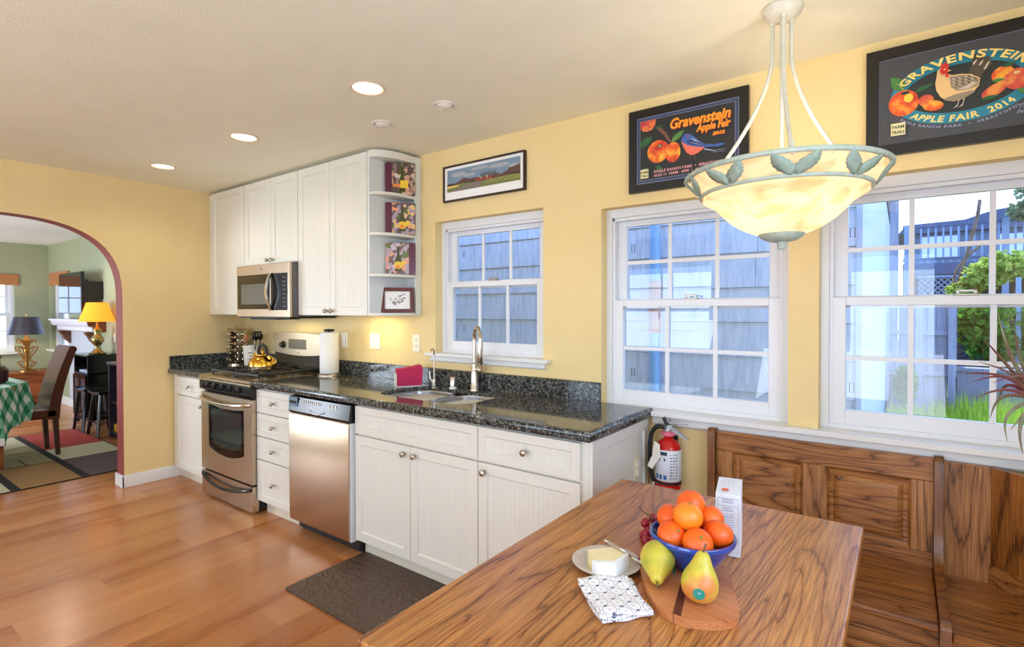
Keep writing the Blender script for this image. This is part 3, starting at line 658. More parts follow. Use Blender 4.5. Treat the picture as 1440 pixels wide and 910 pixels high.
def utensil(name, label, x, y, lean, L, head, mat):
    t = thing(name, label, 'utensil', (x,y,ZC+.02), group='utensils standing in the white crock')
    p0 = Vector((x,y,ZC+.03)); p1 = p0+Vector((lean[0], lean[1], L))
    b = MB(); b.tube([p0, p0.lerp(p1,.5), p1], .0045, 8); b.build('handle', mat[0], t)
    dr = (p1-p0).normalized(); b = MB(); b.xf = Matrix.Translation(p1) @ dr.to_track_quat('Z','Y').to_matrix().to_4x4(); head(b); b.build('head', mat[1], t, solid=.002 if name != 'whisk' else 0)
    return t
def spat(b): b.prism([(-.012,0),(.012,0),(.034,.03),(.036,.08),(-.036,.08),(-.034,.03)], -.001, .001, 'Y', [[(-.02+.02*k-.004,.035),(-.02+.02*k+.004,.035),(-.02+.02*k+.004,.07),(-.02+.02*k-.004,.07)] for k in range(3)])
def spoon(b): b.grid(lambda u, v: ((.024*math.sin(PI*v)**.7)*math.cos(2*PI*u)*(1), .008*math.sin(2*PI*u)*math.sin(PI*v), .065*v), 16, 9, True)
def ladle(b): b.grid(lambda u, v: (.034*math.sin(PI/2*v)*math.cos(2*PI*u), -.02+.034*math.sin(PI/2*v)*math.sin(2*PI*u), .02-.028*math.cos(PI/2*v)), 20, 7, True)
def whisk(b):
    for k in range(6):
        a = PI*k/6; b.tube([(.028*math.sin(PI*i/12)**.8*math.cos(a)*(1 if i <= 12 else 1), .028*math.sin(PI*i/12)**.8*math.sin(a), .09*i/12) for i in range(13)], .0012, 6)
        b.tube([(-.028*math.sin(PI*i/12)**.8*math.cos(a), -.028*math.sin(PI*i/12)**.8*math.sin(a), .09*i/12) for i in range(13)], .0012, 6)
utensil('spatula', 'black slotted spatula leaning right in the white crock', cx_+.02, cy_-.0, (.075,-.01), .20, spat, ('blackm','blackm'))
utensil('ladle', 'steel ladle standing at the back of the white crock', cx_-.01, cy_+.03, (-.02,.015), .205, ladle, ('steel','steel'))
utensil('whisk', 'wire balloon whisk at the left of the white crock', cx_-.03, cy_, (-.045,.0), .17, whisk, ('steel','steel'))
utensil('wooden_spoon', 'light wooden spoon in the middle of the white crock', cx_, cy_-.03, (.005,-.02), .19, spoon, ('board','board'))
utensil('serving_spoon', 'black serving spoon beside the spatula in the white crock', cx_+.03, cy_+.02, (.04,.02), .19, spoon, ('blackm','blackm'))

sx, sy = .145, -.15
t = thing('spice_rack', 'revolving steel spice rack full of jars in the corner', 'spice rack', (sx,sy,ZC))
b = MB(); b.lathe([(.085,0),(.085,.012),(.078,.018),(0,.018)], (sx,sy,ZC), 32); b.build('base', 'steel', t)
b = MB(); b.cbox((sx,sy,ZC+.165), (.072,.072,.29)); b.build('tower', 'steel', t, bevel=.004)
b = MB(); b.cbox((sx,sy,ZC+.315), (.12,.12,.012)); b.build('top_plate', 'steel', t, bevel=.003)
b = MB(); b.tube([(sx+.028*math.cos(a), sy, ZC+.32+.028*math.sin(a)) for a in [PI*i/10 for i in range(11)]], .003, 8); b.build('ring_handle', 'chrome', t)
proto = None
M['spice'] = mk('dark_spice_glass', (70,52,36), .2)
for f, (ddx, ddy) in enumerate(((1,0),(0,-1),(-1,0))):
    for r in range(5):
        for q in (-.022,.022):
            z = ZC+.05+r*.056
            ctr = (sx+ddx*.038+(q if ddx == 0 else 0), sy+ddy*.038+(q if ddy == 0 else 0), z)
            rot = math.atan2(ddy, ddx)
            lab = 'small spice jar with a chrome lid in the rack, %s face, %s row, %s' % (('right','front','left')[f], ('bottom','second','middle','fourth','top')[r], ('near side' if q < 0 else 'far side') if ddx else ('left side' if q < 0 else 'right side'))
            if proto is None:
                p = thing('spice_jar', lab, 'spice jar', ctr, rot, 'spice jars in the revolving rack')
                b = MB(); b.lathe([(.0,.0),(.019,0),(.019,.035)], (0,0,0), 14, 1, 'X'); b.build('jar', 'spice', p, local=True)
                b = MB(); b.lathe([(.0205,.033),(.0205,.046),(.018,.049),(0,.049)], (0,0,0), 14, 1, 'X'); b.build('lid', 'chrome', p, local=True); proto = p
            else: dup(proto, ctr, rot, lab)

px_, py_ = 1.525, -.155
t = thing('paper_towel_holder', 'steel paper towel stand beside the range', 'paper towel holder', (px_,py_,ZC))
b = MB(); b.lathe([(.085,0),(.085,.006),(.08,.016),(.06,.02),(0,.02)], (px_,py_,ZC), 36); b.build('base', 'knob', t)
b = MB(); b.lathe([(.006,.02),(.006,.325),(.03,.327),(.038,.333),(.036,.343),(0,.346)], (px_,py_,ZC), 24); b.build('post', 'blackm', t)
b = MB(); b.tube([(px_-.078,py_-.02,ZC+.01),(px_-.078,py_-.02,ZC+.1),(px_-.074,py_-.02,ZC+.2),(px_-.08,py_-.02,ZC+.23)], .0025, 8); b.build('tension_arm', 'chrome', t)
t = thing('paper_towel_roll', 'full white paper towel roll on the steel stand', 'paper towel', (px_,py_,ZC+.021))
b = MB(); b.ring([(.02,0),(.066,0),(.068,.003),(.068,.297),(.066,.3),(.02,.3)], (px_,py_,ZC+.021), 36); b.build('roll', 'paper', t)

t = thing('napkin_holder', 'white napkin holder with pink and red napkins by the sink', 'napkin holder', (2.404,-.18,ZC), math.radians(58))
b = MB(); b.box(-.086,.075,-.04,.04,0,.006); b.box(-.086,-.082,-.04,.04,0,.085); b.box(-.075,.075,.037,.04,0,.05); b.build('holder', 'white', t, bevel=.002, local=True)
M['pink'] = noisy('magenta_napkin', (178,26,88), (200,44,80), 5, .8, .3, 90, stretch=(1,1,8))
t = thing('napkin_stack', 'stack of folded magenta paper napkins beside the sink', 'napkins', (2.404,-.18,ZC+.007), math.radians(58))
b = MB(); b.prism([(-.079,0),(.076,-.0),(.084,.10),(.074,.128),(.03,.118),(-.079,.104)], -.042, .034, 'Y'); b.build('napkins', 'pink', t, bevel=.005, local=True)

# outlets and switches
def plate(label, x, z, w, kind, y=0, name='outlet', facing=None):
    t = thing(name, label, 'outlet' if name == 'outlet' else 'light switch', (x, y, z))
    b = MB(); b.cbox((x, y-.003, z), (w, .006, .115)); b.build('plate', 'almond', t, bevel=.002)
    for dx in ([0] if w < .1 else [-.023, .023]):
        k_ = kind if isinstance(kind, str) else kind[0 if dx <= 0 else 1]
        if k_ == 'o':
            for dz in (-.02,.02):
                b = MB(); b.lathe([(.0155,0),(.0155,-.002),(0,-.002)], (x+dx, y-.006, z+dz), 16, 1.05, 'Y')
                o = b.build('socket', 'almond', t)
                b = MB(); b.box(x+dx-.006, x+dx-.004, y-.0088, y-.0078, z+dz-.003, z+dz+.006); b.box(x+dx+.004, x+dx+.006, y-.0088, y-.0078, z+dz-.003, z+dz+.006); b.build('slots', 'slot', o, smooth=False)
        else:
            b = MB(); b.cbox((x+dx, y-.008, z), (.032, .005, .066)); b.build('rocker', 'white', t, bevel=.002)
    return t
plate('single almond rocker switch plate behind the paper towels', 1.502, 1.172, .072, 's', name='light_switch')
plate('double almond switch plate left of the sink window', 1.858, 1.175, .116, 'so', name='light_switch')
plate('single almond outlet plate just left of the sink window', 2.288, 1.175, .072, 'o')
t = thing('outlet', 'almond outlet plate on the cabinet end panel by the extinguisher', 'outlet', (3.935,-.155,.655))
b = MB(); b.cbox((3.9375,-.155,.655), (.005,.072,.115)); b.build('plate', 'almond', t, bevel=.002)
b = MB(); b.cbox((3.943,-.155,.675), (.006,.03,.03)); b.cbox((3.943,-.155,.635), (.006,.03,.03)); b.build('socket', 'white', t, bevel=.001)

# decorated wine blocks and the small print on the corner shelves
def patchy(name, stops, scale, seed):
    m = mk(name, (120,80,60), .25); nt = m.node_tree; v = coords(nt, loc=(seed,seed*2,0))
    vo = nn(nt, 'ShaderNodeTexVoronoi', {'Vector': nn(nt, 'ShaderNodeVectorMath', {0: v, 1: nn(nt, 'ShaderNodeVectorMath', {0: nn(nt, 'ShaderNodeTexNoise', {'Vector': v, 'Scale': 25.}).outputs[1], 1: (.04,.04,.04)}, operation='MULTIPLY').outputs[0]}, operation='ADD').outputs[0], 'Scale': scale}).outputs['Color']
    setc(m, ramp(nt, nn(nt, 'ShaderNodeSeparateColor', {0: vo}).outputs[0], stops, 'CONSTANT')); return m
art = [patchy('vineyard_print_a', [(0,(92,70,66)),(.25,(150,120,112)),(.5,(208,156,128)),(.7,(84,86,52)),(.85,(216,196,178))], 42, 1),
       patchy('vineyard_print_b', [(0,(108,82,92)),(.25,(168,150,160)),(.5,(226,186,124)),(.7,(92,100,58)),(.88,(236,160,110))], 36, 3),
       patchy('vineyard_print_c', [(0,(120,92,88)),(.2,(180,160,168)),(.45,(224,158,132)),(.65,(104,120,58)),(.85,(206,180,200))], 38, 6)]
M['plum'] = mk('plum_glaze', (92,34,58), .2); M['bottle'] = mk('bottle_green', (66,70,24), .2); M['goldy'] = mk('print_yellow', (238,196,44), .4); M['orangey'] = mk('print_orange', (232,130,50), .4)
tw = Matrix.Rotation(math.radians(38), 4, 'Z')
for i, (z, lab, band) in enumerate(((2.153,'wine bottle picture block on the top corner shelf, square yellow label',-1),(1.895,'wine bottle picture block with bright yellow flowers on the middle corner shelf',-1),(1.633,'wine bottle picture block with the plum band on its right side',1))):
    t = thing('picture_block', lab, 'decor', (2.281,-.135,z), math.radians(49), 'wine pictures on the corner shelves')
    w, h = .096, .208
    b = MB(); b.box(-w,w,-.014,.014,0,h); bo = b.build('block', art[i], t, bevel=.006, local=True)
    b = MB(); b.box(band*w, band*(w-.042), -.0165, .0, .002, h-.002); b.build('side_band', 'plum', bo, local=True, bevel=.002)
    b = MB(); q = .012 if band < 0 else -.015
    b.prism([(q-.02,.02),(q+.02,.02),(q+.02,.09),(q+.008,.13),(q+.008,.18),(q-.008,.18),(q-.008,.13),(q-.02,.09)], -.0152, -.014, 'Y'); b.build('printed_bottle', 'bottle', bo, local=True, smooth=False)
    b = MB()
    if i == 0: b.m(0).box(q-.012, q+.038, -.0158, -.015, .045, .095); b.m(1).box(q-.06, q-.012, -.0158, -.015, .05, .07)
    else:
        b.m(0).prism(circ(q+.0, .06, .026, 14), -.0158, -.015, 'Y'); b.m(0).prism(circ(q+.035, .075, .016, 12), -.0158, -.015, 'Y'); b.m(1).prism(circ(q-.002, .05, .013, 10), -.0163, -.0158, 'Y')
    b.build('printed_flowers', ['goldy','orangey'], bo, local=True, smooth=False)
t = thing('framed_print', 'small mahogany framed ink sketch on the lowest corner shelf', 'picture', (2.272,-.155,UB+.019), math.radians(50))
def frame_xz(b, w, h, fw, y0, y1): b.prism([(-w,0),(w,0),(w,h),(-w,h)], y0, y1, 'Y', [[(-w+fw,fw),(-w+fw,h-fw),(w-fw,h-fw),(w-fw,fw)]])
b = MB(); b.xf = Matrix.Rotation(math.radians(-6), 4, 'X'); frame_xz(b, .105, .165, .024, -.01, .01); b.build('frame', mk('mahogany', (96,36,30), .3), t, bevel=.003, local=True)
b = MB(); b.xf = Matrix.Rotation(math.radians(-6), 4, 'X'); b.m(0).box(-.082,.082,.0,.004,.023,.142)
rr = random.Random(3)
b.m(1)
for k in range(46):
    x = rr.uniform(-.055,.045); z = .06+rr.random()*.05; z += .012*math.sin(x*40); l = rr.uniform(.006,.022); b.box(x, x+l, -.0006, .0, z, z+rr.uniform(.0015,.004))
b.build('sketch', ['paper', mk('ink', (40,40,40), .6)], t, local=True, smooth=False)
# ------------------------------------------------------------------ posters
def cm(name, c, rough=.5): 
    if name not in M: M[name] = mk(name, c, rough)
    return M[name]
def apple_mat(name, c1, c2, c3):
    if name in M: return M[name]
    m = M[name] = mk(name, c1, .5); nt = m.node_tree; v = coords(nt)
    setc(m, ramp(nt, noise(nt, v, 22, 4), [(.32, c1), (.5, c2), (.66, c3)])); return m
apple_mat('apple_print', (190,40,28), (232,96,34), (246,190,60)); apple_mat('peach_print', (176,50,50), (214,84,60), (236,150,70))
class Art:
    """flat printed layers on a sheet facing -Y; each layer .25 mm above the last"""
    def __init__(s, x0, z0, y): s.b = MB(); s.mats = []; s.x0 = x0; s.z0 = z0; s.y = y; s.k = 0
    def mi(s, mat):
        mat = M[mat] if isinstance(mat, str) else mat
        if mat not in s.mats: s.mats.append(mat)
        return s.mats.index(mat)
    def poly(s, pts, mat, k=None):
        s.k += 1; y = s.y-.00025*(k if k is not None else s.k)
        s.b.m(s.mi(mat)).add([(s.x0+p[0], y, s.z0+p[1]) for p in pts], [tuple(range(len(pts)))])
    def ell(s, cx, cz, rx, rz, mat, n=26, rot=0): s.poly([(cx+rx*math.cos(a)*math.cos(rot)-rz*math.sin(a)*math.sin(rot), cz+rx*math.cos(a)*math.sin(rot)+rz*math.sin(a)*math.cos(rot)) for a in [2*PI*i/n for i in range(n)]], mat)
    def leaf(s, x, z, L, w, rot, mat, vein=None):
        P = [(L*t, w*math.sin(PI*t**.8)) for t in [i/9 for i in range(10)]]; P += [(a, -b_) for a, b_ in P[::-1][1:-1]]
        R_ = lambda p: (x+p[0]*math.cos(rot)-p[1]*math.sin(rot), z+p[0]*math.sin(rot)+p[1]*math.cos(rot))
        s.poly([R_(p) for p in P], mat)
        if vein: s.poly([R_(p) for p in ((0,-.0008),(L*.9,0),(0,.0008))], vein)
    def band(s, f0, f1, mat, n=30):
        s.poly([f0(i/n) for i in range(n+1)]+[f1(i/n) for i in range(n, -1, -1)], mat)
    def text(s, txt, x, z, size, mat, shear=0., bold=0., align='LEFT', warp=None, space=1., sx=1.):
        vs, fs = text_mesh(txt, size, shear, bold, align, space); s.k += 1; y = s.y-.00025*s.k
        out = []
        for v in vs:
            p = warp(v.x*sx, v.y) if warp else (x+v.x*sx, z+v.y); out.append((s.x0+p[0], y, s.z0+p[1]))
        s.b.m(s.mi(mat)).add(out, fs)
    def done(s, name, parent): return s.b.build(name, s.mats, parent, smooth=False)
def poster_frame(t, x0, x1, z0, z1, fw, depth, mat, back, inset=.006):
    b = MB(); b.prism([(x0,z0),(x1,z0),(x1,z1),(x0,z1)], -.002, -depth, 'Y', [[(x0+fw,z0+fw),(x0+fw,z1-fw),(x1-fw,z1-fw),(x1-fw,z0+fw)]]); b.build('frame', mat, t, bevel=.003)
    b = MB(); b.box(x0+fw-.003, x1-fw+.003, -.004, -depth+inset, z0+fw-.003, z1-fw+.003); return b.build('print', back, t, smooth=False)
cm('frame_black', (24,22,20), .3); cm('navy_print', (58,66,100)); cm('pale_line', (150,160,190)); cm('night_print', (34,36,34)); cm('straw_print', (250,206,70)); cm('orange_ink', (250,158,36)); cm('red_ink', (196,60,30))
cm('blue_feather', (60,96,168)); cm('blue_feather_dark', (38,60,116)); cm('pink_feather', (226,112,88)); cm('green_leaf', (70,128,58)); cm('green_leaf_dark', (44,92,52)); cm('pink_ink', (226,160,170)); cm('cream_ink', (236,220,170)); cm('twig', (116,78,62)); cm('slate_print', (66,68,72)); cm('teal_print', (34,128,152)); cm('gold_ink', (246,214,120)); cm('hen_buff', (228,190,130)); cm('hen_grey', (150,134,112)); cm('hen_dark', (82,70,52)); cm('hen_light', (206,194,172)); cm('comb_red', (206,36,30)); cm('navy_dim', (88,98,122)); cm('darker_print', (40,44,42))
# 2012/2013 poster
x0, x1, z0, z1 = 3.835, 4.394, 1.977, 2.381
t = thing('framed_poster', 'black framed apple fair poster with a bluebird, left of the hanging lamp', 'poster', (x0,-.002,z0), group='apple fair posters over the windows')
poster_frame(t, x0, x1, z0, z1, .040, .024, 'frame_black', 'navy_print')
a = Art(x0, z0, -.0185); W_, H_ = x1-x0, z1-z0
R4 = lambda q: [(q,q),(W_-q,q),(W_-q,H_-q),(q,H_-q)]
a.poly(R4(.041), 'pale_line'); a.poly(R4(.0435), 'navy_print'); a.poly(R4(.056), 'pale_line'); a.poly(R4(.0575), 'night_print')
a.poly([(.060,.345),(.060,.312),(.072,.298),(.095,.292),(.118,.298),(.134,.318),(.138,.345)], 'peach_print')
a.poly([(.135,.305),(.150,.312),(.190,.270),(.212,.225),(.204,.22),(.180,.255)], 'twig')
a.leaf(.118,.262,.085,.019,PI+.55,'green_leaf_dark','green_leaf'); a.leaf(.215,.222,.075,.015,.60,'green_leaf','cream_ink'); a.leaf(.10,.115,.06,.016,PI+.6,'green_leaf_dark'); a.leaf(.14,.12,.055,.014,-.9,'green_leaf_dark'); a.leaf(.13,.30,.05,.006,.1,'green_leaf_dark')
a.ell(.222,.170,.036,.048,'apple_print'); a.ell(.150,.186,.054,.054,'apple_print'); a.ell(.158,.212,.012,.007,'green_leaf_dark'); a.ell(.158,.211,.004,.003,'cream_ink')
# bird
BM = lambda p: (.280+(p[0]-.235)*.83, .232+(p[1]-.245)*.80-(p[0]-.235)*.17)
def bp_(P, mt): a.poly([BM(p) for p in P], mt)
bp_([(.215,.215),(.225,.185),(.245,.150),(.275,.138),(.305,.150),(.335,.175),(.345,.187),(.30,.195),(.25,.215)], 'pink_feather')
bp_([(.212,.222),(.218,.244),(.235,.262),(.262,.262),(.285,.247),(.315,.222),(.345,.205),(.420,.200),(.425,.194),(.335,.186),(.285,.188),(.245,.197),(.222,.212)], 'blue_feather')
bp_([(.245,.222),(.285,.228),(.33,.203),(.365,.196),(.33,.193),(.28,.196),(.25,.207)], 'blue_feather_dark'); bp_([(.262,.238),(.29,.232),(.32,.212),(.29,.218)], 'pale_line'); bp_([(.25,.214),(.30,.206),(.34,.198),(.30,.201)], 'pale_line')
bp_([(.204,.231),(.218,.237),(.218,.230)], 'frame_black'); q = BM((.226,.246)); a.ell(q[0], q[1], .003, .003, 'frame_black'); q = BM((.252,.248)); a.ell(q[0], q[1], .008, .003, 'red_ink')
bp_([(.34,.18),(.40,.168),(.402,.163),(.345,.170)], 'pale_line')
for lx_ in (.262,.287): bp_([(lx_,.141),(lx_+.002,.112),(lx_+.005,.112),(lx_+.005,.142)], 'twig')
def fitw(txt, size, shear=0., bold=0., space=1.): return max(v.x for v in text_mesh(txt, size, shear, bold, 'LEFT', space)[0])
for o_, mt in ((.0022,'red_ink'),(0,'orange_ink')):
    for txt, x_, z_, sz, tw_, bo_ in (('Gravenstein', .205, .280, .066, .280, .0022), ('Apple Fair', .335, .243, .046, .150, .0016), ('2012', .405, .213, .020, .055, .0009)):
        a.text(txt, x_+o_, z_-o_, sz, mt, .25, bo_, sx=tw_/fitw(txt, sz, .25, bo_))
for txt, z_ in (('RAGLE RANCH PARK  •  SEBASTOPOL, CA', .084), ('AUG 11 10AM - 6PM  •  AUG 12 10AM - 5PM', .065)): a.text(txt, .131, z_, .0175, 'pink_ink', 0, .0004, sx=.365/fitw(txt, .0175))
a.ell(.432,.165,.028,.006,'blue_feather'); a.poly([(.405,.143),(.465,.143),(.465,.1415),(.405,.1415)], 'pale_line'); a.poly([(.41,.135),(.46,.135),(.46,.1335),(.41,.1335)], 'pale_line')
a.poly([(.064,.064),(.104,.064),(.104,.108),(.064,.108)], 'cream_ink'); a.text('FARM', .084, .088, .016, 'green_leaf_dark', 0, .0006, 'CENTER', sx=.9); a.text('TRAILS', .084, .071, .014, 'green_leaf_dark', 0, .0006, 'CENTER', sx=.75)
a.done('printed_art', t)
# 2014 poster
x0, x1, z0, z1 = 4.821, 5.39, 1.985, 2.392
t = thing('framed_poster', 'black framed apple fair 2014 poster with a hen, cut by the right edge', 'poster', (x0,-.002,z0), group='apple fair posters over the windows')
poster_frame(t, x0, x1, z0, z1, .042, .024, 'frame_black', 'slate_print')
a = Art(x0, z0, -.0185); W_, H_ = x1-x0, z1-z0
a.poly(R4(.041) if False else [(.0415,.0415),(W_-.0415,.0415),(W_-.0415,H_-.0415),(.0415,H_-.0415)], 'pale_line'); a.poly([(.0435,.0435),(W_-.0435,.0435),(W_-.0435,H_-.0435),(.0435,H_-.0435)], 'slate_print')
ex, ez = .283, .208; RX, RZ_ = .186, .105
EL = lambda th, k=1., dz=0: (ex+(RX+k)*math.cos(th), ez+dz+(RZ_+k)*math.sin(th))
a.poly([EL(2*PI*i/40, -.010) for i in range(40)], 'darker_print')
a.band(lambda u: EL(PI*.99-PI*.93*u, .020), lambda u: EL(PI*.99-PI*.93*u, -.020), 'teal_print')
a.band(lambda u: EL(PI*1.14+PI*.72*u, .018), lambda u: EL(PI*1.14+PI*.72*u, -.020), 'teal_print')
def fitw(txt, size, shear=0., bold=0., space=1.): return max(v.x for v in text_mesh(txt, size, shear, bold, 'LEFT', space)[0])
w1_ = fitw('GRAVENSTEIN', .040, 0, .0012, 1.14)
w2_ = fitw('APPLE FAIR  2014', .033, 0, .0010, 1.14)
a.text('APPLE FAIR  2014', 0, 0, .033, 'gold_ink', 0, .0010, warp=lambda x, y: EL(PI*(1.235+.53*x/w2_), .0115-y*.95), space=1.14)
w3_ = fitw('RAGLE RANCH PARK  •  SEBASTOPOL, CA', .014, 0, .0003, 1.3)
a.text('RAGLE RANCH PARK  •  SEBASTOPOL, CA', 0, 0, .014, 'pale_line', 0, .0003, warp=lambda x, y: EL(PI*(1.20+.62*x/w3_), .033-y*.9), space=1.3)
# fruit
a.leaf(.118,.238,.070,.020,PI-.95,'green_leaf','cream_ink'); a.leaf(.150,.222,.06,.008,.35,'green_leaf_dark')
a.ell(.184,.184,.022,.021,'peach_print'); a.ell(.204,.160,.030,.019,'apple_print',rot=-.2); a.ell(.117,.189,.046,.048,'apple_print'); a.ell(.122,.226,.014,.006,'darker_print'); a.ell(.132,.205,.014,.016,'straw_print')
a.ell(.372,.176,.038,.019,'peach_print',rot=.5); a.ell(.392,.226,.030,.026,'apple_print',rot=.5); a.ell(.430,.200,.034,.036,'peach_print'); a.ell(.428,.222,.009,.006,'hen_buff'); a.leaf(.335,.150,.05,.007,.1,'green_leaf_dark'); a.leaf(.365,.207,.035,.006,0.,'green_leaf'); a.leaf(.43,.165,.04,.008,-.6,'green_leaf'); a.leaf(.39,.25,.04,.007,.2,'green_leaf_dark')
# hen
HM = lambda p: (.235+(p[0]-.204)*.70, .275+(p[1]-.262)*.96)
_p, _l, _e = a.poly, a.leaf, a.ell
def hp(P, mt): _p([HM(p) for p in P], mt)
hp([(.300,.235),(.312,.262),(.314,.296),(.326,.306),(.335,.294),(.346,.300),(.360,.282),(.380,.285),(.380,.268),(.392,.256),(.368,.240),(.345,.215)], 'hen_dark')
for dx, dz in ((.37,.262),(.352,.281),(.328,.288),(.376,.272)): q = HM((dx-.012, dz-.024)); _l(q[0], q[1], .022, .0028, 1.0, 'hen_light')
hp([(.174,.250),(.176,.268),(.190,.280),(.206,.274),(.214,.255),(.235,.242),(.272,.240),(.310,.232),(.345,.212),(.340,.185),(.315,.160),(.280,.145),(.245,.142),(.215,.150),(.190,.168),(.172,.196),(.168,.222)], 'hen_buff')
hp([(.225,.238),(.270,.236),(.310,.228),(.342,.208),(.335,.185),(.300,.178),(.255,.180),(.232,.198)], 'hen_grey'); hp([(.245,.142),(.215,.150),(.205,.160),(.250,.168),(.320,.172),(.315,.160),(.280,.145)], 'hen_grey')
hp([(.255,.184),(.300,.180),(.335,.196),(.325,.206),(.29,.192)], 'hen_light')
for k in range(24): q = HM((.236+(k % 8)*.012, .228-.012*(k//8)-.001*k % .004)); _l(q[0], q[1], .010, .0018, -.5, 'hen_dark' if k % 2 else 'hen_light')
q = HM((.204,.264)); _e(q[0], q[1], .012, .015, 'comb_red'); hp([(.190,.274),(.192,.292),(.199,.285),(.205,.297),(.211,.286),(.219,.290),(.222,.272),(.21,.266)], 'comb_red'); hp([(.214,.252),(.222,.246),(.218,.232),(.208,.240)], 'comb_red'); hp([(.218,.262),(.234,.258),(.219,.255)], 'hen_buff'); q = HM((.205,.267)); _e(q[0], q[1], .003, .003, 'gold_ink')
for lx_ in (.262,.282): hp([(lx_,.145),(lx_+.004,.145),(lx_-.004,.120),(lx_-.022,.114),(lx_-.006,.126)], 'hen_light')
a.text('GRAVENSTEIN', 0, 0, .040, 'gold_ink', 0, .0012, warp=lambda x, y: EL(PI*(.875-.735*x/w1_), -.013+y*.95), space=1.14)
a.poly([(.079,.068),(.123,.068),(.123,.114),(.079,.114)], 'cream_ink'); a.text('FARM', .101, .094, .0165, 'green_leaf_dark', 0, .0006, 'CENTER', sx=.92); a.text('TRAILS', .101, .075, .0155, 'green_leaf_dark', 0, .0006, 'CENTER', sx=.80)
a.text('The', .430, .096, .018, 'pale_line', .3); a.text('Best', .426, .078, .018, 'pale_line', .3)
a.done('printed_art', t)
# landscape picture over the sink
x0, x1, z0, z1 = 2.557, 3.198, 2.087, 2.315
t = thing('framed_picture', 'wide framed landscape painting of red barns above the sink window', 'picture', (x0,-.002,z0))
cm('frame_brown', (48,30,20), .3); poster_frame(t, x0, x1, z0, z1, .011, .022, 'frame_brown', 'paper', .008)
a = Art(x0, z0, -.0145); 
cm('sky_paint', (122,146,166)); cm('cloud_paint', (168,170,176)); cm('hill_paint', (96,62,54)); cm('hill_dark', (64,50,44)); cm('meadow_paint', (116,124,66)); cm('meadow_light', (156,150,80)); cm('meadow_grey', (128,116,108)); cm('barn_red', (146,66,48)); cm('haze_paint', (190,182,160)); cm('straw_paint', (232,196,120))
px0, px1, pz0, pz1 = .032, .606, .062, .200
a.poly([(px0,pz0),(px1,pz0),(px1,pz1),(px0,pz1)], 'sky_paint')
for cx, cz, rx, rz in ((.13,.165,.06,.015),(.30,.18,.07,.01),(.45,.172,.08,.012),(.56,.155,.04,.01),(.22,.15,.05,.01)): a.ell(cx, cz, rx, rz, 'cloud_paint')
a.poly([(px0,.105)]+[(px0+(px1-px0)*i/30, .118+.014*math.sin(i*.32-1.2)+.006*math.sin(i*1.1)+(.02 if i > 25 else 0)) for i in range(31)]+[(px1,.105)], 'hill_paint')
a.poly([(px0,.10)]+[(px0+(px1-px0)*i/30, .108+.006*math.sin(i*.7)+.004*math.sin(i*1.7)) for i in range(31)]+[(px1,.09)], 'hill_dark')
a.poly([(px0,pz0),(px1,pz0),(px1,.10)]+[(px1-(px1-px0)*i/10, .102+.003*math.sin(i)) for i in range(1,10)]+[(px0,.10)], 'meadow_paint')
a.poly([(px0+.02,pz0),(.30,pz0),(.33,.098),(.22,.098)], 'meadow_grey'); a.poly([(.34,.08),(px1,.075),(px1,.1),(.36,.1)], 'meadow_light'); a.poly([(px0,.084),(.13,.09),(.14,.098),(px0,.098)], 'straw_paint')
for k in range(12): a.ell(.33+k*.022, .083+.004*(k % 3), .012, .004, 'meadow_paint')
a.poly([(.27,.10),(.27,.112),(.30,.122),(.36,.120),(.41,.118),(.41,.10)], 'barn_red'); a.poly([(.42,.10),(.42,.116),(.44,.128),(.465,.116),(.465,.10)], 'twig'); a.poly([(.31,.112),(.325,.112),(.325,.121),(.31,.121)], 'haze_paint'); a.poly([(.36,.11),(.37,.11),(.37,.127),(.36,.127)], 'haze_paint')
for k in range(9): a.poly([(.315+k*.014,.118),(.312+k*.014,.142+.006*(k % 3)),(.318+k*.014,.142),(.319+k*.014,.118)], 'hill_paint')
a.done('painting', t)

# ------------------------------------------------------------------ ceiling lights
for i, (x, y, r) in enumerate(CANS+FILL_CANS):
    lab = ['recessed ceiling light nearest the hanging lamp, switched on','recessed ceiling light in the middle of the row, over the microwave','recessed ceiling light nearest the arch, switched on','added recessed fill light behind the camera, towards the arch','added recessed fill light behind the camera, in the middle','added recessed fill light behind the camera, on the right'][i]
    t = thing('ceiling_light', lab, 'ceiling light', (x,y,H), group='lit recessed ceiling lights')
    b = MB(); b.ring([(r-.014,.006),(r-.014,-.002),(r-.006,-.006),(r,-.004),(r,-.0005)], (x,y,H), 40, False); b.build('trim_ring', mk('can_trim', (226,205,180), .5) if i == 0 else bpy.data.materials['can_trim'], t)
    b = MB(); b.lathe([(0,.0195),(r-.013,.0195),(r-.013,.0),(r-.0145,0)][0:1]+[(r-.0135,.0195)], (x,y,H), 40); b.build('lens', 'lamp', t)
for i, (x, y, r) in enumerate(EYES):
    t = thing('ceiling_spotlight', ['small unlit eyeball spotlight, the one nearer the window wall pictures','small unlit eyeball spotlight, the one nearer the wall cabinets'][i], 'ceiling light', (x,y,H), group='unlit eyeball spotlights')
    b = MB(); b.ring([(r-.016,.01),(r-.016,-.002),(r-.008,-.006),(r,-.004),(r,-.0005)], (x,y,H), 36, False); b.build('trim_ring', 'ceramic', t)
    b = MB(); b.lathe([(.0,-.016),(.022,-.014),(.036,-.006),(r-.0165,.006),(r-.014,.019)], (x,y,H), 30); b.build('eyeball', 'ceramic', t)

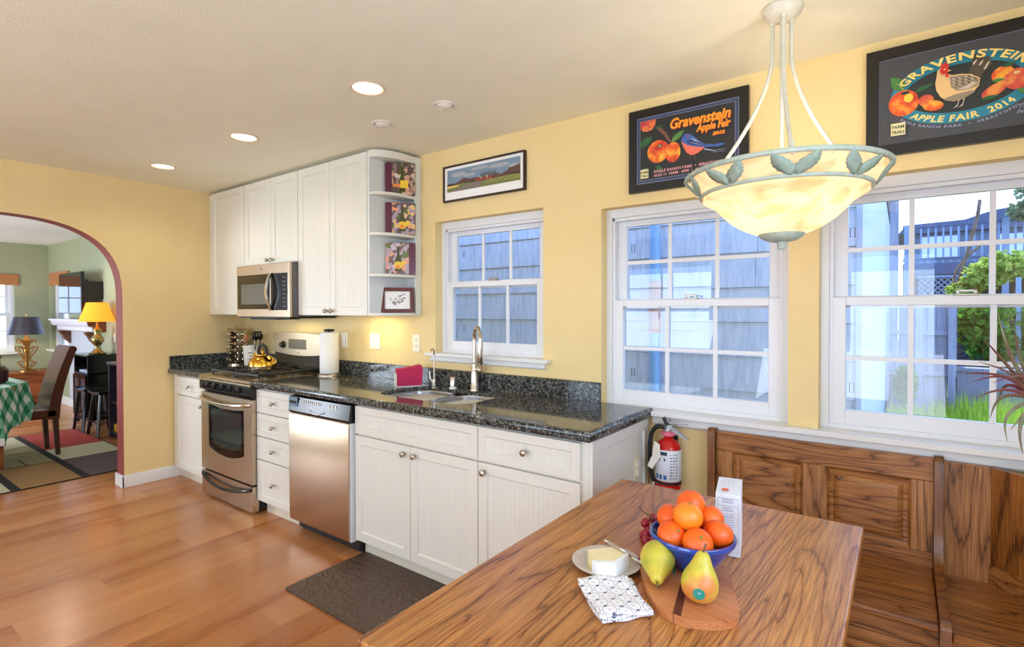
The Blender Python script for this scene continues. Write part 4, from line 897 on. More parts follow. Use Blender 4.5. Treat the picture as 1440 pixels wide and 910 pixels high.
# ------------------------------------------------------------------ hanging bowl lamp
lx, ly, lz, LR = 4.602, -.483, 1.861, .312
t = thing('pendant_lamp', 'glowing alabaster bowl pendant with a leafy pale green metal rim', 'lamp', (lx,ly,H-.005))
M['verdigris'] = noisy('pale_green_metal', (196,208,192), (170,188,174), 40, .6, .3, 300)
M['leafmetal'] = noisy('grey_green_metal', (170,188,172), (146,166,150), 60, .6, .4, 200)
M['lampwhite'] = noisy('antique_white_metal', (226,222,206), (206,206,190), 30, .5)
b = MB(); b.lathe([(.064,0),(.066,-.006),(.062,-.012),(.060,-.02),(.045,-.034),(.03,-.042),(0,-.045)], (lx,ly,H-.001), 36); b.build('canopy', 'lampwhite', t)
b = MB(); tr = .0085; b.tube([(lx+LR*math.cos(a), ly+LR*math.sin(a), lz) for a in [2*PI*i/72 for i in range(72)]], tr, 10, closed=True); b.build('upper_ring', 'verdigris', t)
r2, z2 = .262, lz-.062
b = MB(); b.tube([(lx+r2*math.cos(a), ly+r2*math.sin(a), z2) for a in [2*PI*i/72 for i in range(72)]], .007, 10, closed=True); b.build('lower_ring', 'verdigris', t)
# rods
camang = math.atan2(-2.511-ly, 4.941-lx)
for k in range(3):
    a = camang+.09+k*2*PI/3; ca, sa = math.cos(a), math.sin(a); P = []
    for i in range(25):
        u = i/24; r = .034+(LR-.034-.006)*(max(0,(u-.22))/.78)**1.75; z = H-.035-(H-.035-lz)*u
        P.append((lx+r*ca, ly+r*sa, z))
    b = MB(); b.tube(P, .0068, 10); b.build('support_rod', 'lampwhite', t)
    b = MB(); b.lathe([(.012,0),(.011,-.008),(.0075,-.012)], (lx+.034*ca, ly+.034*sa, H-.036), 14); b.build('rod_collar', 'lampwhite', t)
# hook and cord in the middle
b = MB(); b.tube([(lx,ly,H-.04),(lx,ly,lz-.06)], .0075, 12); b.build('stem', 'lampwhite', t)
b = MB(); ca, sa = math.cos(camang+.09), math.sin(camang+.09); b.sphere((lx+(LR-.03)*ca, ly+(LR-.03)*sa, lz+.024), .010, 12); b.tube([(lx+(LR-.012)*ca, ly+(LR-.012)*sa, lz+.03),(lx+(LR-.006)*ca, ly+(LR-.006)*sa, lz-.012)], .003, 8); b.build('rod_hook', 'lampwhite', t)
# leaves on the sloping band between the rings
def leaf_on_band(b, a0, lean):
    n = 12; up = Vector((LR-r2, 0, .062)); L = up.length*1.18
    for side in (1,):
        pts = []
        for i in range(n+1):
            u = i/n; w = .031*math.sin(PI*min(u**.75, 1))*(1 if i % 2 else .88); pts.append((u, w))
        vs = []; 
        for u, w in pts:
            for sgn in (-1, 0, 1):
                ang = a0+lean*u*.42+sgn*w/.29*math.cos(lean*.6); uu = u*1.0-sgn*w*lean*2.2*.5
                r = r2+(LR-r2)*uu+.006+(.004 if sgn == 0 else -.0); z = z2+.062*uu
                vs.append((lx+r*math.cos(ang), ly+r*math.sin(ang), z))
        fs = [(3*i+j, 3*i+j+1, 3*i+j+4, 3*i+j+3) for i in range(n) for j in (0, 1)]
        b.add(vs, fs)
for k in range(9):
    a = camang+.12+k*2*PI/9
    for s_ in (-1, 1):
        b = MB(); leaf_on_band(b, a+s_*.03, s_*.42); b.build('leaf', 'leafmetal', t, solid=.0025, ang=80)
# glass bowl: lit from inside by bulbs
m = M['alabaster'] = bpy.data.materials.new('alabaster_glass'); m.use_nodes = True; nt = m.node_tree; nt.nodes.clear()
v = coords(nt, (1,1,2.2)); sw = ramp(nt, noise(nt, v, 4.5, 3, .5, 2.5), [(.35, (218,168,132)), (.5, (226,190,160)), (.7, (228,200,174))])
tl = nn(nt, 'ShaderNodeBsdfTranslucent', {0: sw}); df = nn(nt, 'ShaderNodeBsdfDiffuse', {0: sw}); mx = nn(nt, 'ShaderNodeMixShader', {0: .35, 1: tl.outputs[0], 2: df.outputs[0]})
gl = nn(nt, 'ShaderNodeBsdfGlossy', {0: (1,1,1,1), 'Roughness': .25}); mx2 = nn(nt, 'ShaderNodeMixShader', {0: .05, 1: mx.outputs[0], 2: gl.outputs[0]})
em = nn(nt, 'ShaderNodeEmission', {0: sw, 1: .26}); ad = nn(nt, 'ShaderNodeAddShader', {0: mx2.outputs[0], 1: em.outputs[0]})
nt.links.new(ad.outputs[0], nn(nt, 'ShaderNodeOutputMaterial').inputs[0])
prof = [(LR-.012,-.004),(r2+.018,-.045),(r2-.012,-.064),(r2-.006,-.078),(.232,-.092),(.215,-.102),(.197,-.122),(.165,-.155),(.125,-.182),(.085,-.200),(.05,-.208)]
b = MB(); b.ring([(r, z) for r, z in prof], (lx,ly,lz), 64, False); b.build('glass_bowl', 'alabaster', t, ang=60)
b = MB(); b.lathe([(.0,-.196),(.07,-.198),(.073,-.203),(.066,-.214),(.05,-.224),(.03,-.229),(.016,-.231),(.013,-.238),(.0135,-.252),(.010,-.256),(0,-.257)], (lx,ly,lz), 36); b.build('finial', 'verdigris', t)
for k in range(3):
    a = camang+.5+k*2*PI/3; bx, by, bz = lx+.075*math.cos(a), ly+.075*math.sin(a), lz-.085
    b = MB(); b.sphere((bx,by,bz), .024, 14, 1.3); b.lathe([(.012,-.05),(.012,-.02)], (bx,by,bz), 10); b.build('bulb', M['lamp'], t)

# ------------------------------------------------------------------ fire extinguisher
qx, qy = 4.058, -.075
t = thing('fire_extinguisher', 'red fire extinguisher with a black hose on the wall by the table', 'fire extinguisher', (qx,qy,.555))
M['redp'] = mk('red_enamel', (196,22,24), .18)
b = MB(); b.lathe([(0,.555),(.045,.556),(.056,.562),(.058,.58),(.058,.745),(.054,.766),(.04,.784),(.024,.794),(.019,.80),(.019,.815)], (qx,qy,0), 36); b.build('cylinder', 'redp', t)
M['label'] = mk('label_white', (226,232,240), .4)
b = MB(); b.ring([(.0585,.605),(.0592,.606),(.0592,.748),(.0585,.749)], (qx,qy,0), 48, False); lb = b.build('label', 'label', t)
b = MB()
def onlab(b, a0, a1, z0_, z1_, r=.0597, n=6):
    for i in range(n):
        b.add([(qx+r*math.cos(a), qy+r*math.sin(a), z) for a in (a0+(a1-a0)*i/n, a0+(a1-a0)*(i+1)/n) for z in (z0_, z1_)], [(0,1,3,2)])
ca = math.atan2(-2.511-qy, 4.941-qx)
b.m(0); onlab(b, ca-1.0, ca-.1, .726, .742); 
rr = random.Random(9)
b.m(0)
for r_ in range(9):
    for c_ in range(3): onlab(b, ca+.12+c_*.22, ca+.12+c_*.22+rr.uniform(.08,.18), .62+r_*.0135, .624+r_*.0135, n=2)
for k in range(2): onlab(b, ca-.8+k*.45, ca-.68+k*.45, .70, .712, n=2)
b.m(1)
for k in range(3): onlab(b, ca-1.1+k*.36, ca-.86+k*.36, .615, .635, n=2)
b.build('print', [mk('label_ink', (50,56,80), .5), mk('label_blue', (40,110,180), .5)], lb, smooth=False)
b = MB(); b.lathe([(.02,.812),(.022,.815),(.022,.84),(.016,.845),(.016,.856),(0,.857)], (qx,qy,0), 16); b.cbox((qx,qy,.848), (.045,.026,.022)); b.build('valve', mk('valve_alloy', (196,206,216), .3, .9), t, bevel=.002)
b = MB(); b.prism([(-.010,.852),(.02,.86),(.095,.812),(.093,.806),(.02,.838),(-.01,.838)], -.009, .009, 'Y'); b.xf = Matrix.Identity(4)
b.v = [Vector((v_.x+qx, v_.y+qy, v_.z-.01)) for v_ in b.v]; b.build('lower_handle', bpy.data.materials['valve_alloy'], t, bevel=.001)
b = MB(); b.tube([(qx-.02,qy,.862),(qx+.03,qy,.868),(qx+.09,qy-.005,.872)], .0035, 8); b.tube([(qx+.0,qy,.868),(qx+.015,qy,.884),(qx+.028,qy,.876)], .002, 6); b.build('lever', bpy.data.materials['valve_alloy'], t)
b = MB(); b.tube([(qx-.02,qy-.01,.893),(qx-.003,qy-.01,.858)], .009, 8); b.build('pull_pin', 'blackm', t)
b = MB(); b.ring([(.02,0),(.034,.006),(.034,.02),(.022,.024)], (qx,qy,.806), 20); b.build('gauge_collar', mk('pink_tag', (226,110,140), .5), t)
b = MB(); b.tube(smooth_path([(qx-.015,qy-.015,.848),(qx-.05,qy-.02,.846),(qx-.078,qy-.02,.80),(qx-.083,qy-.02,.70),(qx-.075,qy-.015,.62),(qx-.066,qy-.012,.585)]), .0105, 12); b.build('hose', 'blackm', t)
b = MB(); b.tube([(qx-.066,qy-.012,.588),(qx-.064,qy-.012,.56)], .0095, 12); b.build('nozzle', 'chrome', t)
b = MB(); b.prism([(-.045,.788),(-.018,.775),(-.014,.72),(-.055,.655),(-.078,.668),(-.055,.72)], -.0005, .0005, 'Y'); b.v = [Vector((v_.x+qx, v_.y+qy-.062, v_.z)) for v_ in b.v]; b.build('paper_tag', mk('tag_card', (238,234,220), .7), t)
b = MB(); b.box(qx-.02,qx+.02,-.02,-.001,.60,.80); b.ring([(.0585,0),(.060,0),(.060,.012),(.0585,.012)], (qx,qy,.59), 30); b.build('bracket', 'blackm', t)

# ------------------------------------------------------------------ mat
t = MB()
nz = 26
b = MB(); b.prism(rrect(2.46, 3.30, -1.064, -.566, .012, 3), .001, .011, 'Z')
M['mat'] = mk('brown_rubber', (84,64,50), .42); nt = M['mat'].node_tree; v = coords(nt)
wv = nn(nt, 'ShaderNodeTexWave', {'Vector': v, 'Scale': 7., 'Distortion': 9., 'Detail': 2., 'Detail Scale': 3.}, wave_type='RINGS').outputs[1]; bump(M['mat'], wv, .6, .006)
o = b.build('floor_mat', 'mat', bevel=.003); relocate(o, (2.88,-.815,.001)); tag(o, 'dark brown embossed rubber mat in front of the sink cabinet', 'mat')

# ------------------------------------------------------------------ table
TZ = .76
t = thing('dining_table', 'oak kitchen table with squared edges in the foreground', 'table', (4.47,-1.26,0))
b = MB(); b.box(4.089, 4.853, -1.868, -.652, TZ-.028, TZ); b.build('tabletop', 'oak', t, bevel=.006, seg=3)
b = MB(); b.box(4.17, 4.77, -1.79, -1.77, .64, .732); b.box(4.17, 4.77, -.75, -.73, .64, .732); b.box(4.17, 4.19, -1.79, -.73, .64, .732); b.box(4.75, 4.77, -1.79, -.73, .64, .732); b.build('apron', 'oak', t, bevel=.002)
for x in (4.185, 4.755):
    for y in (-1.775, -.745):
        b = MB(); b.lathe([(.028,0),(.024,.1),(.034,.45),(.036,.5),(.028,.52),(.036,.56)], (x,y,0), 20); b.cbox((x,y,.645), (.07,.07,.175)); b.build('leg', 'oak', t, bevel=.003)

# board, bowl, fruit
BZ = TZ+.019
t0 = [(4.372,-1.160),(4.392,-1.215),(4.420,-1.278),(4.458,-1.345),(4.492,-1.398),(4.532,-1.442),(4.575,-1.455),(4.620,-1.447),(4.660,-1.418),(4.676,-1.385),(4.668,-1.345),(4.645,-1.285),(4.608,-1.200),(4.565,-1.125),(4.50,-1.075),(4.43,-1.068),(4.385,-1.10)]
pts2 = smooth_path([(x, y, 0) for x, y in t0+[t0[0]]], 4)[:-1]
t = thing('cutting_board', 'rounded wooden cutting board with a dark inlaid strip under the fruit bowl', 'cutting board', (4.52,-1.27,TZ))
b = MB(); b.prism([(p.x, p.y) for p in pts2], TZ+.0005, BZ, 'Z'); b.build('board', 'board', t, bevel=.004)
b = MB(); b.prism([(4.5675,-1.4545),(4.5845,-1.4545),(4.500,-1.0755),(4.486,-1.0755)], TZ+.002, BZ+.0004, 'Z'); b.build('inlay', 'walnut', t, bevel=.001)
bx, by = 4.537, -1.234; bz = BZ+.001
t = thing('fruit_bowl', 'cobalt blue ribbed ceramic bowl heaped with oranges', 'bowl', (bx,by,bz))
M['cobalt'] = mk('cobalt_glaze', (32,70,160), .15); nt = M['cobalt'].node_tree; setc(M['cobalt'], ramp(nt, noise(nt, coords(nt), 18, 4), [(.3,(20,46,128)),(.7,(42,84,174))])); bsdf(M['cobalt']).inputs['Coat Weight'].default_value = .6
po = [(.040,0),(.043,.004)]
for i in range(1, 28):
    u = i/27; r = .043+(.094-.043)*u**.88; z = .004+.064*u+.0; po.append((r+(.0014 if (i % 3 == 0) else 0), z))
po += [(.098,.071),(.100,.077),(.098,.082),(.093,.082),(.089,.076),(.076,.055),(.056,.026),(.03,.012),(0,.011)]
b = MB(); b.lathe(po, (bx,by,bz), 48); b.build('bowl', 'cobalt', t, ang=50)
M['orange'] = mk('orange_peel', (242,110,14), .38); nt = M['orange'].node_tree; v = coords(nt); setc(M['orange'], ramp(nt, noise(nt, v, 14, 2), [(.3,(232,80,10)),(.7,(244,112,18))])); bump(M['orange'], noise(nt, v, 320, 2), .35, .002)
OR = [(-.046,.030,.096,'front left on the rim'),(.012,.056,.096,'front middle on the rim, lowest'),(.058,.004,.102,'far right on the rim'),(-.050,-.030,.116,'back left, beside the grapes'),(-.010,.012,.140,'pale one on top of the heap'),(-.004,-.046,.150,'topmost at the back of the heap'),(.040,-.046,.118,'back right, behind the one on the rim'),(.004,-.010,.066,'buried in the middle of the bowl')]
OR = [(r_*.95+t_*.30, r_*.30-t_*.95, z_-.015, l_) for r_, t_, z_, l_ in OR]
M['orange2'] = mk('pale_orange_peel', (246,134,26), .38); bump(M['orange2'], noise(M['orange2'].node_tree, coords(M['orange2'].node_tree), 320, 2), .35, .002)
rr = random.Random(2); protoO = None
for i, (dx, dy, dz, lb_) in enumerate(OR):
    R_ = .0345
    if protoO is None or i == 4:
        mt = 'orange2' if i == 4 else 'orange'
        t = thing('orange', 'x', 'orange', (bx+dx, by+dy, bz+dz), 0, 'oranges heaped in the blue bowl')
        n = 32; b = MB(); pr_ = []
        for k in range(n//2+1):
            th = PI*k/(n//2); r = R_*math.sin(th); z = -R_*.93*math.cos(th); 
            if k >= n//2-2: z -= .0025*(k-(n//2-2))/2
            pr_.append((max(r,0), z))
        b.lathe(pr_, (0,0,0), n); b.build('peel', mt, t, local=True, ang=60)
        b = MB(); b.lathe([(.0035,0),(.003,.0015),(0,.002)], (0,0,R_*.93-.0026), 6); b.build('stem_button', 'green_leaf', t, local=True)
        if protoO is None: protoO = t
    else: t = dup(protoO, (bx+dx, by+dy, bz+dz))
    t.rotation_euler = (rr.uniform(-.7,.7), rr.uniform(-.7,.7), rr.uniform(0,6)); t['label'] = 'orange in the blue bowl, ' + lb_
# grapes
M['grape'] = mk('red_grape_skin', (150,24,46), .22); bsdf(M['grape']).inputs['Subsurface Weight'].default_value = .2; bsdf(M['grape']).inputs['Subsurface Radius'].default_value = (.01,.004,.004)
t = thing('grape_bunch', 'small bunch of red grapes on a dark stem beside the blue bowl', 'grapes', (4.40,-1.12,BZ))
gp = [(4.386,-1.120,.806),(4.400,-1.098,.815),(4.402,-1.140,.792),(4.410,-1.172,.800),(4.424,-1.160,.790),(4.416,-1.188,.789),(4.398,-1.160,.789),(4.420,-1.130,.799),(4.432,-1.180,.789)]
gp = [(x-.016, y+.006, z) for x, y, z in gp]
for g in gp: b = MB(); b.sphere(g, .0125, 18, 1.12); b.build('grape', 'grape', t)
b = MB(); b.tube(smooth_path([(4.325,-1.052,.822),(4.352,-1.078,.820),(4.372,-1.098,.826),(4.392,-1.112,.822)]), .0018, 8); b.tube([(4.372,-1.098,.826),(4.37,-1.112,.815)], .0014, 6); b.tube([(4.385,-1.106,.822),(4.392,-1.13,.806),(4.40,-1.155,.80)], .0014, 6); b.build('stem', mk('grape_stem', (96,72,40), .7), t)
# pears
M['pear'] = mk('pear_skin', (196,178,60), .4); nt = M['pear'].node_tree; v = coords(nt)
c_ = ramp(nt, noise(nt, v, 10, 3, .5), [(.35,(168,166,58)),(.5,(206,188,64)),(.63,(214,128,62))]); sp = ramp(nt, noise(nt, v, 260, 2), [(.66,(255,255,255)),(.74,(150,120,60))]); setc(M['pear'], mixc(nt, .6, c_, mixc(nt, 1., c_, sp, 'MULTIPLY')))
pearprof = [(0,-.041),(.012,-.0395),(.024,-.035),(.033,-.026),(.0375,-.012),(.0378,.0),(.034,.014),(.027,.027),(.0205,.040),(.016,.051),(.0125,.058),(.007,.0625),(0,.0615)]
def fine(p, k=4): return [(max(q.x, 0), q.y) for q in smooth_path([(r, z, 0) for r, z in p], k)]
def pear(label, loc, rot, st_ang, st_h, sc=1.):
    t = thing('pear', label, 'pear', loc, 0, 'pears on the cutting board'); t.rotation_euler = rot; t.scale = (sc,)*3
    b = MB(); b.lathe(fine(pearprof), (0,0,0), 36); b.build('fruit', 'pear', t, local=True, ang=70)
    b = MB(); b.tube([(0,0,.058),(.001,0,.068),(.004,.002,.08)], [.0022,.0016,.0022], 8); b.build('stem', bpy.data.materials['grape_stem'], t, local=True)
    b = MB(); R_ = .0388; n = 9
    b.grid(lambda u, v_: (lambda d_: (d_[0]*R_, d_[1]*R_, st_h+d_[2]*.011))((math.cos(st_ang+(.32*(v_)*math.cos(2*PI*u))), math.sin(st_ang+(.32*v_*math.cos(2*PI*u))), v_*math.sin(2*PI*u))), 20, 4, True)
    st = b.build('sticker', mk('teal_sticker', (20,130,110), .4) if 'teal_sticker' not in bpy.data.materials else bpy.data.materials['teal_sticker'], t, local=True)
    b = MB(); b.grid(lambda u, v_: ((R_+.0003)*math.cos(st_ang+.02+.13*(u-.5)), (R_+.0003)*math.sin(st_ang+.02+.13*(u-.5)), st_h+.002+.004*(v_-.5)), 4, 2); b.build('print', 'pale_line', st, local=True)
    return t
pear('yellow pear lying on its side with the stem pointing towards the camera', (4.4875,-1.330,BZ+.0388), (math.radians(108), 0, math.radians(20)), math.radians(-14), .010, 1.03)
pear('greener pear standing upright with a round teal sticker', (4.597,-1.372,BZ+.0405), (math.radians(-6), math.radians(6), .3), math.radians(-92), -.012, 1.0)
# plate, cheese, knife, napkin
t = thing('plate', 'small pale grey stoneware plate under the cheese', 'plate', (4.352,-1.317,TZ))
b = MB(); b.lathe([(.04,.0005),(.045,.003),(.066,.008),(.083,.014),(.085,.016),(.083,.0165),(.064,.012),(.05,.0085),(.045,.0065),(0,.006)], (4.352,-1.317,TZ), 48); b.build('dish', noisy('grey_stoneware', (206,196,186), (192,180,168), 60, .3), t, ang=50)
t = thing('cheese_wedge', 'wedge of soft white cheese with cut creamy faces on the small plate', 'cheese', (4.36,-1.335,TZ+.008))
tri = [(4.318,-1.343),(4.398,-1.392),(4.408,-1.32),(4.352,-1.292)]
M['cheese'] = noisy('cheese_paste', (236,218,158), (240,228,180), 30, .5, .2, 60)
b = MB(); 
ch = [(4.316,-1.350),(4.362,-1.392),(4.398,-1.372),(4.403,-1.318),(4.356,-1.300)]
b.prism(ch, TZ+.009, TZ+.044, 'Z'); b.build('paste', 'cheese', t, bevel=.003)
b = MB(); b.prism([(4.350,-1.3915),(4.366,-1.3965),(4.405,-1.377),(4.4105,-1.316),(4.401,-1.312),(4.396,-1.368),(4.362,-1.388)], TZ+.0088, TZ+.045, 'Z'); b.build('rind', noisy('white_rind', (244,244,242), (232,232,232), 60, .8, .4, 200), t, bevel=.0012)
t = thing('cheese_knife', 'small steel knife resting on the plate rim and the cutting board', 'knife', (4.38,-1.27,TZ+.02))
K0, K1, K2 = Vector((4.306,-1.232,TZ+.022)), Vector((4.395,-1.276,TZ+.0245)), Vector((4.478,-1.312,TZ+.0265))
b = MB(); b.tube([K0, K0.lerp(K1,.2), K0.lerp(K1,.9), K1], [.0045,.0055,.005,.0035], 12); b.build('handle', 'chrome', t)
b = MB(); dk = (K2-K1).normalized(); sk = Vector((dk.y,-dk.x,0)); b.add([K1-sk*.003, K1+sk*.004, K1+dk*.03+sk*.010, K2-dk*.012+sk*.009, K2, K1+dk*.03-sk*.006], [tuple(range(6))]); b.build('blade', 'chrome', t, solid=.0012)
t = thing('cloth_napkin', 'folded white napkin printed with dark linked circles', 'napkin', (4.44,-1.455,TZ))
m = M['napkin'] = mk('printed_cotton', (240,240,244), .85); nt = m.node_tree; v = coords(nt, (1,1,0), (0,0,.55))
sp_n = nn(nt, 'ShaderNodeSeparateXYZ', {0: v}); U = math_(nt, 'MULTIPLY', sp_n.outputs[0], 31.); V = math_(nt, 'MULTIPLY', sp_n.outputs[1], 34.)
row = math_(nt, 'FLOOR', V); uu = math_(nt, 'SUBTRACT', math_(nt, 'FRACT', math_(nt, 'ADD', U, math_(nt, 'MULTIPLY', math_(nt, 'FLOORED_MODULO', row, 2.), .5))), .5); vv = math_(nt, 'SUBTRACT', math_(nt, 'FRACT', V), .5)
def hyp(a_, b_): return math_(nt, 'SQRT', math_(nt, 'ADD', math_(nt, 'MULTIPLY', a_, a_), math_(nt, 'MULTIPLY', b_, b_)))
dd = hyp(uu, vv); ln = math_(nt, 'MULTIPLY', math_(nt, 'LESS_THAN', math_(nt, 'ABSOLUTE', math_(nt, 'SUBTRACT', dd, .475)), .03), .55)
d2 = hyp(math_(nt, 'SUBTRACT', math_(nt, 'ABSOLUTE', uu), .5), vv); dt = math_(nt, 'MAXIMUM', math_(nt, 'LESS_THAN', d2, .11), math_(nt, 'LESS_THAN', dd, .05))
setc(m, mixc(nt, math_(nt, 'MAXIMUM', ln, dt), mixc(nt, noise(nt, v, 30, 2), rgba((246,246,250)), rgba((232,226,222))), rgba((78,84,112))))
bump(m, noise(nt, coords(nt), 900, 2), .3, .002)
A_, B_, C_, D_ = Vector((4.338,-1.438,0)), Vector((4.425,-1.358,0)), Vector((4.526,-1.466,0)), Vector((4.456,-1.548,0))
for lay, (zb, sh) in enumerate(((TZ+.001,0.),(TZ+.0065,.004),(TZ+.012,-.003))):
    def fn(u, v_, zb=zb, sh=sh, lay=lay):
        p = A_.lerp(D_, u).lerp(B_.lerp(C_, u), v_); e_ = min(u, 1-u, v_, 1-v_)
        z = zb+.0018*math.sin(u*7+lay)+.0015*math.sin(v_*9+2*lay)+.0018+(.003*math.sin(PI*v_*1.5)*u if lay == 2 else 0)
        return (p.x+sh+.003*math.sin(v_*6+lay), p.y+sh+.003*math.sin(u*8+lay), z)
    b = MB(); b.grid(fn, 22, 22); b.build('folded_layer', 'napkin', t, solid=.004, ang=80)
t = thing('cracker_box', 'tall white box with an orange spot standing behind the blue bowl', 'box', (4.57,-1.03,TZ), math.radians(11))
b = MB(); b.box(-.05+.0, .0, -.06, .055, .001, .165); 
b = MB(); w0, w1, d0_, d1_ = -.03, .03, -.055, .07
b.prism([(d0_,.001),(d1_,.001),(d1_,.168),(d0_,.161)], w0, w1, 'X'); bo = b.build('carton', mk('carton_white', (226,228,234), .5), t, bevel=.0015, local=True)
cm('carton_ink', (150,158,180)); cm('orange_spot', (226,106,62))
b = MB(); y_ = d0_-.0006
def line(b, x0_, x1_, z_, h_=.001): b.box(x0_, x1_, y_, y_+.0004, z_, z_+h_)
line(b, -.025,.025,.150); line(b, -.025,.025,.130); line(b,-.025,.025,.012); b.box(-.025,-.0243,y_,y_+.0004,.012,.151); b.box(.0243,.025,y_,y_+.0004,.012,.151)
for k, (w_, z_, h_) in enumerate(((.014,.145,.003),(.014,.139,.003),(.011,.124,.0025),(.013,.118,.0025),(.015,.108,.0015),(.014,.101,.0025))): 
    for j in range(5): line(b, -w_+j*2*w_/5, -w_+j*2*w_/5+w_*.3, z_, h_)
for k in range(7): line(b, -.014+.004*(k % 2), .014, .094-k*.006, .0012)
b.build('print', 'carton_ink', bo, local=True, smooth=False)
b = MB(); b.prism([(x_*1.0-.008, yy_-.028) for x_, yy_ in circ(0,0,.009,20)], .1702, .1712, 'Z'); 
b.v = [Vector((p.x, p.y, .1625+(p.y-d0_)*.056+(.0008 if p.z > .1705 else 0))) for p in b.v]; b.build('orange_spot', 'orange_spot', bo, local=True, smooth=False)
b = MB()
for k in range(6):
    for j in range(3): 
        xx = -.022+.012*j+(k % 2)*.003; yy = .0+k*.010; b.add([(xx,yy,.1616+(yy-d0_)*.056),(xx+.009,yy,.1616+(yy-d0_)*.056),(xx+.009,yy+.0012,.1617+(yy-d0_)*.056),(xx,yy+.0012,.1617+(yy-d0_)*.056)], [(0,1,2,3)])
b.build('small_print', 'carton_ink', bo, local=True, smooth=False)

# ------------------------------------------------------------------ bench
t = thing('nook_bench', 'oak bench with two raised panels in its back, under the windows', 'bench', (4.65,-.28,0), group='oak breakfast nook seating')
bx0, bx1 = 4.27, 5.035
yb0, yb1 = -.03, -.058
def rail(parent, name, mat, x0_, x1_, z0_, z1_, y0_=yb0, y1_=yb1, bev=.003): b = MB(); b.box(x0_, x1_, y0_, y1_, z0_, z1_); return b.build(name, mat, parent, bevel=bev)
rail(t, 'top_rail', 'oakx', bx0, bx1, .770, .856); rail(t, 'lower_rail', 'oakx', bx0, bx1, .44, .51)
rail(t, 'stile', 'oakz', bx0, 4.345, .51, .77); rail(t, 'stile', 'oakz', 4.612, 4.700, .51, .77); rail(t, 'stile', 'oakz', 4.968, bx1, .51, .77)
for a, c in ((4.345,4.612),(4.700,4.968)):
    b = MB(); e, g = .51, .77; f = yb1; V = []
    for k, (ins, yy) in enumerate(((0,f),(.010,f+.010),(.022,f+.012),(.030,f+.004),(.040,f-.001),(.052,f-.003))):
        V.append([(a+ins,yy,e+ins),(c-ins,yy,e+ins),(c-ins,yy,g-ins),(a+ins,yy,g-ins)])
    for i in range(len(V)-1): b.add(V[i]+V[i+1], [(k, (k+1) % 4, 4+(k+1) % 4, 4+k) for k in range(4)])
    b.add(V[-1], [(0,1,2,3)]); b.box(a, c, yb0, f+.02, e, g); b.build('raised_panel', 'oakx', t, ang=20)
b = MB(); b.box(bx0, bx1, -.50, -.05, .432, .456); b.build('seat', 'oaks', t, bevel=.008, seg=3)
b = MB(); b.box(bx0, bx1, -.47, -.45, .03, .432); b.build('front_panel', 'oakx', t, bevel=.002)
b = MB(); b.box(bx0+.06, bx1-.06, -.476, -.468, .09, .37); b.build('drawer_front', 'oakx', t, bevel=.006)
def end_panel(parent, x0_, x1_):
    P = [(-.030,0),(-.030,.866)]+[(-.052+.022*math.cos(PI/2+PI/2*0)-0, .866)]+arc(-.058,.842,.024,PI/2,PI,5)[1:]
    P += [(-.082,.62),(-.088,.54),(-.105,.497),(-.14,.484),(-.30,.476),(-.47,.470)]+arc(-.485,.448,.022,PI/2,PI,4)+[(-.507,0)]
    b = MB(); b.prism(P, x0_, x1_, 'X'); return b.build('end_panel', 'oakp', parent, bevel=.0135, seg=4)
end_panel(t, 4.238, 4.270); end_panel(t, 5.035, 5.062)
# corner seat
t = thing('corner_bench', 'oak corner seat with a slanting back board in the far corner', 'bench', (5.35,-.28,0), group='oak breakfast nook seating')
b = MB(); b.box(5.063, 5.190, -.032, -.058, .02, .85); b.build('back_board', 'oakz', t, bevel=.002)
q0, q1 = Vector((5.188,-.058,0)), Vector((5.62,-.448,0)); dq = (q1-q0).normalized(); nq = Vector((-dq.y, dq.x, 0))*-1
if nq.y < 0: nq = -nq
b = MB()
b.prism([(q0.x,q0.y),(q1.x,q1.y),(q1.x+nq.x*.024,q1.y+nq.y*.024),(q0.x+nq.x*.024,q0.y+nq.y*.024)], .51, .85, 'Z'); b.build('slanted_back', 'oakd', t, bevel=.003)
b = MB(); fo = -nq*.006; b.prism([(q0.x+fo.x,q0.y+fo.y),(q1.x+fo.x,q1.y+fo.y),(q1.x+nq.x*.024,q1.y+nq.y*.024),(q0.x+nq.x*.024,q0.y+nq.y*.024)], .43, .512, 'Z'); b.build('lower_rail', 'oakx', t, bevel=.002)
b = MB(); b.prism([(5.063,-.048),(5.19,-.048),(5.60,-.42),(5.72,-.42),(5.72,-.50),(5.063,-.50)], .420, .446, 'Z'); b.build('seat', 'oaks', t, bevel=.008, seg=3)
b = MB(); b.box(5.063, 5.72, -.48, -.455, .02, .42); b.build('front_panel', 'oakx', t, bevel=.002)
b = MB(); b.box(5.09, 5.68, -.488, -.478, .06, .405); b.build('drawer_front', 'oakx', t, bevel=.006)
b = MB(); b.box(5.63, 5.72, -.45, -.05, .02, .85); b.build('end_board', 'oakz', t, bevel=.003)

